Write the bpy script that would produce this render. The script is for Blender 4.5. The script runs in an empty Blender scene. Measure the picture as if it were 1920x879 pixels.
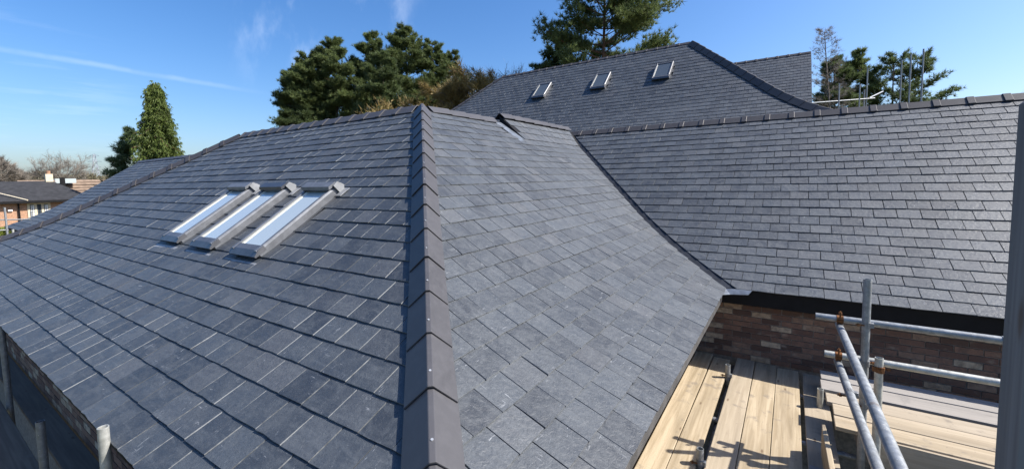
import bpy, math, random
import numpy as np
from mathutils import Matrix, Vector

# ------------------------------------------------------------------ camera, sky, sun, exposure
scene = bpy.context.scene
col = scene.collection
F_PX, PP_Y = 789.14, 394.51                      # focal length and optical axis in the 1920 px wide photograph
YAW, PITCH, ROLL = 0.5846, 0.0738, -0.0201
GROUND = -4.3                                    # the camera is the origin, 4.3 m above the ground

def cam_axes():
    fw = Vector((-math.sin(YAW) * math.cos(PITCH), math.cos(YAW) * math.cos(PITCH), -math.sin(PITCH)))
    rt = Vector((math.cos(YAW), math.sin(YAW), 0.0))
    up = rt.cross(fw)
    c, s = math.cos(ROLL), math.sin(ROLL)
    return c * rt + s * up, -s * rt + c * up, fw
RT, UP, FW = cam_axes()

cam = bpy.data.cameras.new("camera")
cam.sensor_fit = 'HORIZONTAL'; cam.sensor_width = 36.0
cam.lens = F_PX / 1920 * 36.0
cam.shift_y = (PP_Y - 439.5) / 1920
cam.clip_start = 0.05; cam.clip_end = 6000
cam_o = bpy.data.objects.new("camera", cam); col.objects.link(cam_o)
cam_o.matrix_world = Matrix(((RT.x, UP.x, -FW.x, 0), (RT.y, UP.y, -FW.y, 0), (RT.z, UP.z, -FW.z, 0), (0, 0, 0, 1)))
scene.camera = cam_o

SUN = Vector((0.86, 0.42, 0.97)).normalized()     # towards the sun
EL = math.asin(SUN.z); AZ = math.atan2(SUN.x, SUN.y)

world = bpy.data.worlds.new("World"); scene.world = world; world.use_nodes = True
wn = world.node_tree.nodes; wl = world.node_tree.links; wn.clear()

def ray(x, y):
    return RT * ((x - 960) / F_PX) - UP * ((y - PP_Y) / F_PX) + FW
def at(x, y, depth):
    return ray(x, y) * depth
def pix(p):
    p = Vector(p); d = p.dot(FW)
    if d < 0.05: return None
    return 960 + F_PX * p.dot(RT) / d, PP_Y - F_PX * p.dot(UP) / d

def build_world():
    out = wn.new('ShaderNodeOutputWorld'); bg = wn.new('ShaderNodeBackground')
    sky = wn.new('ShaderNodeTexSky'); sky.sky_type = 'NISHITA'; sky.sun_disc = False
    sky.sun_elevation = EL; sky.sun_rotation = AZ
    sky.altitude = 0; sky.air_density = 1.0; sky.dust_density = 1.8; sky.ozone_density = 1.5
    hs = wn.new('ShaderNodeHueSaturation'); hs.inputs['Saturation'].default_value = 1.22
    tint = wn.new('ShaderNodeMix'); tint.data_type = 'RGBA'; tint.blend_type = 'MULTIPLY'; tint.inputs[0].default_value = 1.0
    wl.new(sky.outputs[0], tint.inputs[6]); tint.inputs[7].default_value = (.86, .94, 1.10, 1)
    wl.new(tint.outputs[2], hs.inputs['Color'])
    tc = wn.new('ShaderNodeTexCoord')
    def math_(op, a, b=None, c=None, clamp=False):
        n = wn.new('ShaderNodeMath'); n.operation = op; n.use_clamp = clamp
        for i, v in enumerate((a, b, c)):
            if v is None: continue
            if isinstance(v, (int, float)): n.inputs[i].default_value = v
            else: wl.new(v, n.inputs[i])
        return n.outputs[0]
    def dot(v):
        n = wn.new('ShaderNodeVectorMath'); n.operation = 'DOT_PRODUCT'
        wl.new(tc.outputs['Generated'], n.inputs[0]); n.inputs[1].default_value = v
        return n.outputs['Value']
    def mapr(v, a, b, c, d):
        n = wn.new('ShaderNodeMapRange'); n.interpolation_type = 'SMOOTHSTEP'
        wl.new(v, n.inputs[0])
        for i, k in enumerate((a, b, c, d)): n.inputs[i + 1].default_value = k
        return n.outputs[0]
    def noise(scale, det, rot, sc, rough=.55):
        m = wn.new('ShaderNodeMapping'); m.inputs['Rotation'].default_value = rot; m.inputs['Scale'].default_value = sc
        wl.new(tc.outputs['Generated'], m.inputs[0])
        n = wn.new('ShaderNodeTexNoise'); n.inputs['Scale'].default_value = scale; n.inputs['Detail'].default_value = det
        n.inputs['Roughness'].default_value = rough
        wl.new(m.outputs[0], n.inputs[0]); return n.outputs[0]
    # a vapour trail: a great circle with a soft, broken width
    a = ray(0, 92).normalized(); b = ray(380, 156).normalized(); nrm = a.cross(b).normalized(); mid = (a * .75 + b * .25).normalized()
    brk = noise(9, 4, (0, 0, 0), (1, 1, 1))
    dist = math_('ABSOLUTE', math_('ADD', dot(nrm), math_('MULTIPLY', math_('SUBTRACT', brk, .5), .012)))
    trail = math_('MULTIPLY', mapr(dist, 0.0005, 0.0065, 1, 0), mapr(dot(mid), .955, .995, 0, 1))
    trail = math_('MULTIPLY', trail, mapr(brk, .34, .6, 0.01, .12))
    # thin cirrus wisps
    c0 = ray(600, 15).normalized()
    wisps = mapr(noise(10, 5, (0.3, 0.5, 0.9), (1.0, 1.5, 0.7)), .46, .80, 0, 1)
    wisps = math_('MULTIPLY', wisps, mapr(dot(c0), .975, .997, 0, .30))
    c1 = ray(20, 190).normalized()
    w2 = math_('MULTIPLY', mapr(noise(7, 5, (0, 0, 0), (1, 1, 9)), .5, .7, 0, 1), mapr(dot(c1), .985, .999, 0, .07))
    fac = math_('ADD', math_('ADD', trail, wisps), w2, clamp=True)
    mix = wn.new('ShaderNodeMix'); mix.data_type = 'RGBA'
    wl.new(fac, mix.inputs[0]); wl.new(hs.outputs[0], mix.inputs[6]); mix.inputs[7].default_value = (7.6, 8.2, 9.2, 1)
    wl.new(mix.outputs[2], bg.inputs[0]); bg.inputs[1].default_value = 0.098
    wl.new(bg.outputs[0], out.inputs[0])
build_world()

sun = bpy.data.lights.new("sun", 'SUN'); sun.energy = 4.9; sun.angle = math.radians(0.53); sun.color = (1.0, 0.955, 0.89)
sun_o = bpy.data.objects.new("sun", sun); col.objects.link(sun_o)
sun_o.rotation_euler = (-SUN).to_track_quat('-Z', 'Y').to_euler(); sun_o.location = SUN * 60

vs = scene.view_settings
vs.view_transform = 'Standard'; vs.look = 'None'; vs.gamma = 1.0; vs.exposure = 0.92; vs.use_curve_mapping = False

rng = random.Random(7)
nrg = np.random.default_rng(7)

# ------------------------------------------------------------------ helpers
def tag(o, label=None, cat=None, group=None, kind=None):
    if label: o["label"] = label
    if cat: o["category"] = cat
    if group: o["group"] = group
    if kind: o["kind"] = kind
    return o

def empty(name, loc=(0, 0, 0)):
    o = bpy.data.objects.new(name, None); col.objects.link(o); o.location = loc
    o.empty_display_size = 0.2
    return o

def link(name, me, mat=None, parent=None, matrix=None):
    """meshes are written in scene coordinates; a thing's Empty only carries a translation"""
    o = bpy.data.objects.new(name, me); col.objects.link(o)
    if mat is not None and len(me.materials) == 0: me.materials.append(mat)
    if parent is not None:
        o.parent = parent
        if parent.parent is None: o.matrix_parent_inverse = Matrix.Translation(-Vector(parent.location))
    if matrix is not None: o.matrix_basis = matrix
    return o

class MB:
    def __init__(s): s.v = []; s.f = []
    def add(s, vs_, fs_):
        n = len(s.v); s.v += [tuple(v) for v in vs_]; s.f += [tuple(i + n for i in f) for f in fs_]; return s
    def box(s, lo, hi, M=None):
        x0, y0, z0 = lo; x1, y1, z1 = hi
        vs_ = [Vector(p) for p in ((x0, y0, z0), (x1, y0, z0), (x1, y1, z0), (x0, y1, z0), (x0, y0, z1), (x1, y0, z1), (x1, y1, z1), (x0, y1, z1))]
        if M is not None: vs_ = [M @ v for v in vs_]
        return s.add(vs_, [(0, 3, 2, 1), (4, 5, 6, 7), (0, 1, 5, 4), (1, 2, 6, 5), (2, 3, 7, 6), (3, 0, 4, 7)])
    def prism(s, pts, d):
        n = len(pts); d = Vector(d); a = [Vector(p) for p in pts]
        vs_ = a + [p + d for p in a]
        return s.add(vs_, [tuple(range(n - 1, -1, -1)), tuple(range(n, 2 * n))] + [(i, (i + 1) % n, n + (i + 1) % n, n + i) for i in range(n)])
    def tube(s, pts, rad, seg=10, cap=True, hollow=False):
        pts = [Vector(p) for p in pts]
        if not hasattr(rad, '__len__'): rad = [rad] * len(pts)
        n0 = len(s.v); ref = None; V = []; Fa = []
        for i, p in enumerate(pts):
            d = (pts[min(i + 1, len(pts) - 1)] - pts[max(i - 1, 0)]).normalized()
            if ref is None: ref = d.orthogonal().normalized()
            ref = (ref - d * ref.dot(d)).normalized(); b = d.cross(ref)
            for k in range(seg):
                t = 2 * math.pi * k / seg
                V.append(p + (ref * math.cos(t) + b * math.sin(t)) * rad[i])
        for i in range(len(pts) - 1):
            for k in range(seg):
                a, c = i * seg + k, i * seg + (k + 1) % seg
                Fa.append((a, c, c + seg, a + seg))
        if hollow:                                    # an open pipe end: rim ring and a sunk floor at both ends
            for end, i in ((0, 0), (1, len(pts) - 1)):
                d = (pts[1] - pts[0]).normalized() if end == 0 else (pts[-2] - pts[-1]).normalized()
                base = i * seg; r0 = len(V)
                for k in range(seg): V.append(pts[i] + (V[base + k] - pts[i]) * .84)
                r1 = len(V)
                for k in range(seg): V.append(pts[i] + (V[base + k] - pts[i]) * .84 + d * 0.12)
                for k in range(seg):
                    k2 = (k + 1) % seg
                    q1 = (base + k, base + k2, r0 + k2, r0 + k); q2 = (r0 + k, r0 + k2, r1 + k2, r1 + k)
                    Fa.append(q1 if end else q1[::-1]); Fa.append(q2 if end else q2[::-1])
                Fa.append(tuple(r1 + k for k in range(seg)))
        elif cap:
            Fa.append(tuple(range(seg - 1, -1, -1))); L = (len(pts) - 1) * seg; Fa.append(tuple(L + k for k in range(seg)))
        return s.add(V, Fa)
    def mesh(s, name, smooth=False, bevel=0):
        me = bpy.data.meshes.new(name); me.from_pydata(s.v, [], s.f); me.update()
        if smooth:
            me.polygons.foreach_set("use_smooth", [True] * len(me.polygons))
            try: me.set_sharp_from_angle(angle=math.radians(40))
            except Exception: pass
        return me
    def build(s, name, mat, parent=None, smooth=False, bevel=0):
        o = link(name, s.mesh(name, smooth), mat, parent)
        if bevel:
            m = o.modifiers.new("bevel", 'BEVEL'); m.width = bevel; m.segments = 2; m.limit_method = 'ANGLE'; m.angle_limit = math.radians(40)
        return o

def np_mesh(name, V, T):
    """triangles or quads from numpy arrays"""
    me = bpy.data.meshes.new(name); k = T.shape[1]
    me.vertices.add(len(V)); me.vertices.foreach_set("co", np.ascontiguousarray(V, dtype=np.float32).ravel())
    me.loops.add(T.size); me.loops.foreach_set("vertex_index", np.ascontiguousarray(T, dtype=np.int32).ravel())
    me.polygons.add(len(T)); me.polygons.foreach_set("loop_start", np.arange(0, T.size, k, dtype=np.int32))
    me.update(calc_edges=True); return me

# ------------------------------------------------------------------ materials
class Mat:
    def __init__(s, name):
        s.m = bpy.data.materials.new(name); s.m.use_nodes = True
        s.n = s.m.node_tree.nodes; s.l = s.m.node_tree.links
        s.b = s.n['Principled BSDF']
    def node(s, t, **kw):
        n = s.n.new(t)
        for k, v in kw.items(): setattr(n, k, v)
        return n
    def inp(s, n, i, v):
        if isinstance(v, bpy.types.NodeSocket): s.l.new(v, n.inputs[i])
        else: n.inputs[i].default_value = v
    def math(s, op, a, b=0.0, c=None, clamp=False):
        n = s.node('ShaderNodeMath', operation=op, use_clamp=clamp); s.inp(n, 0, a); s.inp(n, 1, b)
        if c is not None: s.inp(n, 2, c)
        return n.outputs[0]
    def mapr(s, v, a, b, c, d):
        n = s.node('ShaderNodeMapRange', interpolation_type='SMOOTHSTEP'); s.inp(n, 0, v)
        for i, k in enumerate((a, b, c, d)): s.inp(n, i + 1, k)
        return n.outputs[0]
    def coord(s, kind='Object'):
        if kind == 'World': return s.node('ShaderNodeNewGeometry').outputs['Position']
        return s.node('ShaderNodeTexCoord').outputs[kind]
    def mapping(s, v, scale=(1, 1, 1), rot=(0, 0, 0), loc=(0, 0, 0)):
        n = s.node('ShaderNodeMapping'); s.l.new(v, n.inputs[0])
        s.inp(n, 'Scale', scale); s.inp(n, 'Rotation', rot); s.inp(n, 'Location', loc); return n.outputs[0]
    def noise(s, v, scale, det=4, rough=.55, dist=0.0):
        n = s.node('ShaderNodeTexNoise'); s.l.new(v, n.inputs[0])
        s.inp(n, 'Scale', scale); s.inp(n, 'Detail', det); s.inp(n, 'Roughness', rough); s.inp(n, 'Distortion', dist)
        return n.outputs[0]
    def mix(s, f, a, b, mode='MIX'):
        n = s.node('ShaderNodeMix', data_type='RGBA', blend_type=mode); s.inp(n, 0, f)
        for i, c in ((6, a), (7, b)):
            s.inp(n, i, c if isinstance(c, bpy.types.NodeSocket) else (*c, 1.0) if len(c) == 3 else c)
        return n.outputs[2]
    def ramp(s, v, stops):
        n = s.node('ShaderNodeValToRGB'); s.l.new(v, n.inputs[0]); e = n.color_ramp.elements
        while len(e) < len(stops): e.new(0.5)
        for q, (p, c) in zip(e, stops): q.position = p; q.color = (*c, 1)
        return n.outputs[0]
    def bump(s, h, strength=.3, dist=.01):
        n = s.node('ShaderNodeBump'); s.inp(n, 'Strength', strength); s.inp(n, 'Distance', dist); s.l.new(h, n.inputs['Height'])
        s.l.new(n.outputs[0], s.b.inputs['Normal'])
    def set(s, **kw):
        for k, v in kw.items(): s.inp(s.b, k.replace('_', ' '), (*v, 1.0) if isinstance(v, tuple) and len(v) == 3 else v)
        return s
    def offset(s, v, r, amt=37.0):
        c = s.node('ShaderNodeCombineXYZ')
        for i, k in enumerate((1.0, 1.7, 2.3)): s.l.new(s.math('MULTIPLY', r, amt * k), c.inputs[i])
        a = s.node('ShaderNodeVectorMath', operation='ADD'); s.l.new(v, a.inputs[0]); s.l.new(c.outputs[0], a.inputs[1]); return a.outputs[0]
    def rnd(s, island):
        return s.node('ShaderNodeNewGeometry').outputs['Random Per Island'] if island else s.node('ShaderNodeObjectInfo').outputs['Random']

def slate_mat(name, island):
    m = Mat(name); r = m.rnd(island); p = m.offset(m.coord('World'), r)
    r2 = m.math('FRACT', m.math('MULTIPLY', r, 7.31)); r3 = m.math('FRACT', m.math('MULTIPLY', r, 23.7))
    base = m.mix(r2, (.022, .026, .032), (.053, .061, .070))
    base = m.mix(m.mapr(r3, .80, 1, 0, .6), base, (.082, .083, .085))
    n1 = m.noise(p, 8, 7, .66, .8)
    base = m.mix(m.mapr(n1, .38, .70, 0, .5), base, (.074, .083, .092))
    n2 = m.noise(p, 42, 6, .72)
    base = m.mix(m.mapr(n2, .40, .66, 0, .45), base, (.026, .030, .036))
    st = m.noise(m.mapping(p, (3, 22, 3), (.3, .2, .6)), 1.0, 4, .6, .5)
    base = m.mix(m.mapr(st, .5, .72, 0, .38), base, (.092, .10, .106))
    # chalky scuffs and scratches from handling
    s1 = m.noise(m.mapping(p, (70, 9, 30), (.2, .4, .9)), 1.0, 3, .5, 1.4)
    s2 = m.noise(m.mapping(p, (8, 66, 26), (.5, .2, .35)), 1.0, 3, .5, 1.2)
    sc = m.math('MAXIMUM', m.mapr(s1, .66, .74, 0, 1), m.mapr(s2, .67, .76, 0, 1))
    patch = m.mapr(m.noise(p, 3.3, 3), .42, .66, 0, .8)
    base = m.mix(m.math('MULTIPLY', sc, patch), base, (.32, .33, .34))
    dust = m.mapr(m.noise(p, 160, 2), .64, .74, 0, .35)
    base = m.mix(dust, base, (.24, .25, .26))
    m.set(Base_Color=base, Roughness=m.mapr(n1, .3, .7, .48, .62), Specular_IOR_Level=0.75)
    rip = m.noise(m.mapping(p, (1, 1, 1)), 26, 7, .68, .5)
    m.bump(rip, .6, .010)
    return m.m

def tile_mat(name, c0, c1):
    m = Mat(name); p = m.coord('World'); r = m.rnd(False)
    b = m.mix(r, c0, c1); b = m.mix(m.mapr(m.noise(p, 14, 5, .65), .4, .75, 0, .35), b, tuple(x * 1.45 for x in c1))
    b = m.mix(m.mapr(m.noise(m.mapping(p, (1, 1, 3)), 3.1, 4), .52, .74, 0, .35), b, tuple(x * .72 for x in c0))
    m.set(Base_Color=b, Roughness=.5, Specular_IOR_Level=.35); m.bump(m.noise(p, 190, 4), .16, .003); return m.m

def galv_mat(name, tint=(.40, .42, .43)):
    m = Mat(name); p = m.coord('World'); r = m.rnd(False)
    b = m.mix(m.mapr(m.noise(p, 22, 5, .6), .3, .7, 0, 1), tuple(x * .66 for x in tint), tint)
    b = m.mix(m.mapr(m.noise(m.mapping(p, (1, 1, 1)), 5, 5, .7), .60, .72, 0, .7), b, (.16, .12, .09))
    b = m.mix(m.mapr(m.noise(p, 60, 3), .64, .72, 0, .8), b, (.55, .54, .5))
    m.set(Base_Color=b, Metallic=.45, Roughness=m.mapr(m.noise(p, 30, 4), .3, .7, .38, .62)); m.bump(m.noise(p, 120, 3), .12, .002); return m.m

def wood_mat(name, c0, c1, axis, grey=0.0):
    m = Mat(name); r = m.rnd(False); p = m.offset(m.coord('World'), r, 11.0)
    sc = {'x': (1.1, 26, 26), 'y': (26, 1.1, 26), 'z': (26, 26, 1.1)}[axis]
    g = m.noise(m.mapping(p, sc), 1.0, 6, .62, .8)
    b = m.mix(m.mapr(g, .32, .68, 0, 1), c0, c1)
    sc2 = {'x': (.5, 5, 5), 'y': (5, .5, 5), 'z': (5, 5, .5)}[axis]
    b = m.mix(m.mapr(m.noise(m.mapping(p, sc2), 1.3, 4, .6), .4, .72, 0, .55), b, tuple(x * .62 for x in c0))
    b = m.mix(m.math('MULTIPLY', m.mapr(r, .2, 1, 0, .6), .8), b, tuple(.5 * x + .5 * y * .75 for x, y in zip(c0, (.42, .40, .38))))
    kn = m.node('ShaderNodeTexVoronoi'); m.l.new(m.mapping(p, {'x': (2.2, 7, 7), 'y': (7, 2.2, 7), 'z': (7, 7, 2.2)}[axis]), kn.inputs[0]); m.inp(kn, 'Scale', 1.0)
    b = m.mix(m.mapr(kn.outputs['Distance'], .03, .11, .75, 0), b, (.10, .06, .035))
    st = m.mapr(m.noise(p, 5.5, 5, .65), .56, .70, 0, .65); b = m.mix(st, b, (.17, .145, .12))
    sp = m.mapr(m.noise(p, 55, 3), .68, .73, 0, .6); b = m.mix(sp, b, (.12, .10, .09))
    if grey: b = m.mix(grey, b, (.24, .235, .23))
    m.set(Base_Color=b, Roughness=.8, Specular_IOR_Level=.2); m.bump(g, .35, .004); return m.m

def plain(name, c, rough=.6, spec=.4, metal=0.0, var=.25, scale=12, bump=.1):
    m = Mat(name); p = m.coord('World')
    b = m.mix(m.mapr(m.noise(p, scale, 5, .6), .3, .7, 0, 1), tuple(x * (1 - var) for x in c), tuple(min(1, x * (1 + var)) for x in c))
    m.set(Base_Color=b, Roughness=rough, Specular_IOR_Level=spec, Metallic=metal)
    if bump: m.bump(m.noise(p, scale * 6, 4), bump, .004)
    return m.m

def brick_mat(name, stops):
    m = Mat(name); r = m.rnd(False); p = m.offset(m.coord('World'), r, 5.0)
    b = m.ramp(r, stops); m.n[-1]
    b = m.mix(m.mapr(m.noise(p, 16, 6, .7), .36, .70, 0, .7), b, (.12, .085, .068))
    b = m.mix(m.mapr(m.noise(m.mapping(p, (1, 1, 2)), 6.3, 4, .6), .55, .75, 0, .5), b, (.42, .35, .27))
    m.set(Base_Color=b, Roughness=.9, Specular_IOR_Level=.15); m.bump(m.noise(p, 80, 5, .7), .5, .006); return m.m

def leaf_mat(name, c0, c1, trans=.25):
    m = Mat(name); r = m.rnd(True); p = m.coord('World')
    b = m.mix(r, c0, c1); b = m.mix(m.mapr(m.noise(p, .55, 3), .4, .65, 0, .45), b, tuple(x * 1.5 for x in c1))
    m.set(Base_Color=b, Roughness=.55, Specular_IOR_Level=.3)
    t = m.node('ShaderNodeBsdfTranslucent'); m.l.new(b, t.inputs[0]); mx = m.node('ShaderNodeMixShader'); mx.inputs[0].default_value = trans
    m.l.new(m.b.outputs[0], mx.inputs[1]); m.l.new(t.outputs[0], mx.inputs[2]); m.l.new(mx.outputs[0], m.n['Material Output'].inputs[0]); return m.m

def bark_mat(name, c0, c1):
    m = Mat(name); p = m.coord('World'); n = m.noise(m.mapping(p, (5, 5, 1.2)), 1.6, 6, .7)
    m.set(Base_Color=m.mix(m.mapr(n, .3, .7, 0, 1), c0, c1), Roughness=.9, Specular_IOR_Level=.1); m.bump(n, .6, .05); return m.m

M = {}
def edge_mat():
    m = Mat("dressed_slate_edge"); p = m.coord('World'); m.set(Base_Color=m.mix(m.mapr(m.math('ADD', m.math('MULTIPLY', m.noise(p, 30, 3), .3), m.math('MULTIPLY', m.noise(p, 1.6, 3), .7)), .40, .60, 0, 1), (.06, .065, .07), (.24, .25, .255)), Roughness=.7); return m.m
M['slate_edge'] = edge_mat()
M['slate'] = slate_mat("slate", False); M['slate_mass'] = slate_mat("slate_mass", True)
M['underlay'] = plain("roof_underlay", (.05, .055, .062), .7, .2, scale=8)
M['tile'] = tile_mat("hip_tile_concrete", (.050, .049, .053), (.068, .066, .070))
M['tile_dark'] = tile_mat("ridge_tile_clay", (.042, .039, .040), (.056, .052, .052))
M['lead'] = plain("lead_sheet", (.16, .18, .21), .42, .5, .25, .3, 9, .15)
M['lead_dark'] = plain("shaded_valley_lead", (.03, .033, .04), .6, .3, .1, .3, 9, .15)  # lead with the shade between the cut slate edges in its colour
M['black'] = plain("black_upvc", (.008, .008, .009), .7, .2, 0, .2, 7, .03)
M['alu'] = plain("grey_aluminium", (.145, .150, .160), .42, .5, .3, .18, 10, .05)
M['alu_dark'] = plain("dark_aluminium", (.055, .058, .066), .35, .5, .3, .2, 10, .04)
M['galv'] = galv_mat("galvanised_tube", (.30, .315, .325)); M['galv_white'] = galv_mat("pale_tube", (.50, .50, .46)); M['galv_dark'] = galv_mat("grey_tube", (.24, .25, .26))
M['fascia_sunlit'] = plain("sunlit_fascia", (.075, .072, .07), .7, .3, 0, .3, 6, .1)  # lighter copy of the black fascia; sunlight is put into the colour
M['rust'] = plain("rusty_coupler", (.17, .075, .03), .85, .2, .2, .5, 40, .3)
M['board'] = wood_mat("deck_board", (.30, .235, .150), (.43, .350, .240), 'y')
M['board_x'] = wood_mat("stacked_board", (.31, .245, .160), (.43, .352, .248), 'x')
M['board_grey'] = wood_mat("shade_grey_board", (.30, .255, .21), (.40, .35, .29), 'x', .55)  # scaffold wood greyed in its colour for planks lying in shade
M['board_z'] = wood_mat("upright_board", (.075, .072, .07), (.25, .24, .23), 'z', .1)
M['board_dark'] = wood_mat("shade_dark_board", (.13, .105, .08), (.19, .155, .12), 'x')  # board wood with the shade below the front eave put into its colour
M['mortar'] = plain("mortar", (.21, .185, .16), .95, .1, 0, .25, 20, .4)
M['brick'] = brick_mat("mixed_brick", [(0, (.10, .062, .05)), (.3, (.17, .095, .07)), (.6, (.26, .15, .105)), (.8, (.32, .21, .145)), (.9, (.45, .34, .235)), (1, (.53, .43, .31))])
M['brick_far'] = brick_mat("orange_brick", [(0, (.40, .22, .13)), (.5, (.50, .29, .18)), (1, (.60, .40, .26))])
M['white'] = plain("white_plastic", (.75, .75, .73), .5, .4, 0, .08, 10, .03)
M['screw'] = plain("screw_head", (.62, .62, .60), .3, .5, .6, .1, 10, 0)

M['alu_mid'] = plain("mid_aluminium", (.10, .102, .11), .4, .5, .3, .2, 10, .04)
M['alu_pale'] = plain("pale_flashing", (.25, .255, .26), .5, .4, .2, .15, 9, .08); M['reflection'] = plain("cream_reflection", (.62, .60, .50), .5, .4, 0, .08, 9, 0)  # cream colour painted as a reflection on the panes
def glass_mat():
    m = Mat("roof_window_glass"); p = m.coord('World')
    m.set(Base_Color=(.42, .47, .47), Roughness=.04, Specular_IOR_Level=1.0, Coat_Weight=.6, Coat_Roughness=.02); return m.m
M['glass'] = glass_mat()
def glass_dark():
    m = Mat("dark_window_glass"); m.set(Base_Color=(.07, .085, .10), Roughness=.06, Specular_IOR_Level=.4); return m.m
M['glass_dark'] = glass_dark()
M['ground'] = None

# ------------------------------------------------------------------ ground
def ground_mat():
    m = Mat("ground_soil_and_grass"); p = m.coord('World')
    n = m.noise(p, .12, 6, .6); b = m.mix(m.mapr(n, .4, .6, 0, 1), (.075, .095, .035), (.13, .11, .07))
    b = m.mix(m.mapr(m.noise(p, 3, 5, .7), .4, .7, 0, .6), b, (.16, .14, .10)); m.set(Base_Color=b, Roughness=.95, Specular_IOR_Level=.1)
    m.bump(m.noise(p, 6, 6, .7), .6, .08); return m.m
M['ground'] = ground_mat()
g = MB(); S_ = 3000
g.add([(-S_, -S_, GROUND), (S_, -S_, GROUND), (S_, S_, GROUND), (-S_, S_, GROUND)], [(0, 1, 2, 3)])
tag(g.build("ground", M['ground']), kind='structure')

# ------------------------------------------------------------------ roofs: profile, slates, ridge tiles
GAUGE, SLATE_W = 0.21, 0.25

def make_profile(n, th_top, th_low, k0, kn, q_top):
    """lower edge of every course: distance out from the ridge and drop, with a sprocketed (flattening) foot"""
    q = [q_top]; z = [q_top * math.tan(math.radians(th_top))]
    for k in range(1, n):
        t = min(1, max(0, (k - k0) / kn)); th = math.radians(th_top + (th_low - th_top) * t)
        q.append(q[-1] + GAUGE * math.cos(th)); z.append(z[-1] + GAUGE * math.sin(th))
    return np.array(q), np.array(z)

class Profile:
    def __init__(s, q, z):
        s.q, s.z = q, z; s.Q = np.concatenate([[0], q]); s.Z = np.concatenate([[0], z])
    def drop(s, x):
        if x > s.Q[-1]: return float(s.Z[-1] + (x - s.Q[-1]) * (s.Z[-1] - s.Z[-2]) / (s.Q[-1] - s.Q[-2]))
        return float(np.interp(x, s.Q, s.Z))
    def slope(s, x):
        return math.atan2(s.drop(x + .06) - s.drop(max(0, x - .06)), .06 + min(.06, x))

class Slope:
    """one roof slope: ridge point, horizontal direction along the courses, horizontal direction down the slope, and the
    straight lines (a + b q) that bound it at both ends"""
    def __init__(s, prof, ridge, along, out, lo, hi, lift=None):
        s.p, s.r, s.a, s.o, s.lo, s.hi, s.lift = prof, Vector(ridge), Vector(along), Vector(out), lo, hi, lift
    def pt(s, u, q, up=0.0):
        b = s.r - s.a * s.r.dot(s.a) + s.a * u + s.o * q
        th = s.p.slope(q); n = s.o * math.sin(th) + Vector((0, 0, 1)) * math.cos(th)
        return b + Vector((0, 0, -s.p.drop(q))) + n * up
    def normal(s, q):
        th = s.p.slope(q); return s.o * math.sin(th) + Vector((0, 0, 1)) * math.cos(th)

def clip_poly(poly, a, b, keep_above):
    """keep the part of a (u, q) polygon where u >= a + b q (or <=)"""
    f = (lambda p: p[0] - (a + b * p[1])) if keep_above else (lambda p: (a + b * p[1]) - p[0])
    out = []
    for i, p in enumerate(poly):
        r = poly[i - 1]; fp, fr = f(p), f(r)
        if (fp >= 0) != (fr >= 0):
            t = fr / (fr - fp); out.append((r[0] + (p[0] - r[0]) * t, r[1] + (p[1] - r[1]) * t))
        if fp >= 0: out.append(p)
    return out

TH = 0.0075
N_CANON = 8
def canon_slate(seed):
    """a whole slate in its own frame: x across, y down the slope, z up, with an uneven lower edge"""
    r = random.Random(seed); w = SLATE_W / 2 - .0030; L = GAUGE + .03
    xs = [-w, -w * .4, w * .35, w]
    low = [(x, L + r.uniform(-.0028, .0028)) for x in xs]
    if r.random() < .4: low[0] = (low[0][0] + .004, low[0][1] - .004)
    return [(-w + r.uniform(0, .002), 0), (w - r.uniform(0, .002), 0)] + low[::-1]
CANON = [canon_slate(100 + i) for i in range(N_CANON)]
def solid(poly):
    n = len(poly)
    V = [(x, y, 0) for x, y in poly] + [(x, y, -TH) for x, y in poly]
    area = sum(poly[i - 1][0] * poly[i][1] - poly[i][0] * poly[i - 1][1] for i in range(n))
    idx = list(range(n)) if area > 0 else list(range(n - 1, -1, -1))
    Fs = [tuple(idx), tuple(n + i for i in reversed(idx))]
    for i in range(n):
        a, b = idx[i], idx[(i + 1) % n]; Fs.append((a, n + a, n + b, b))
    return V, Fs

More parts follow.
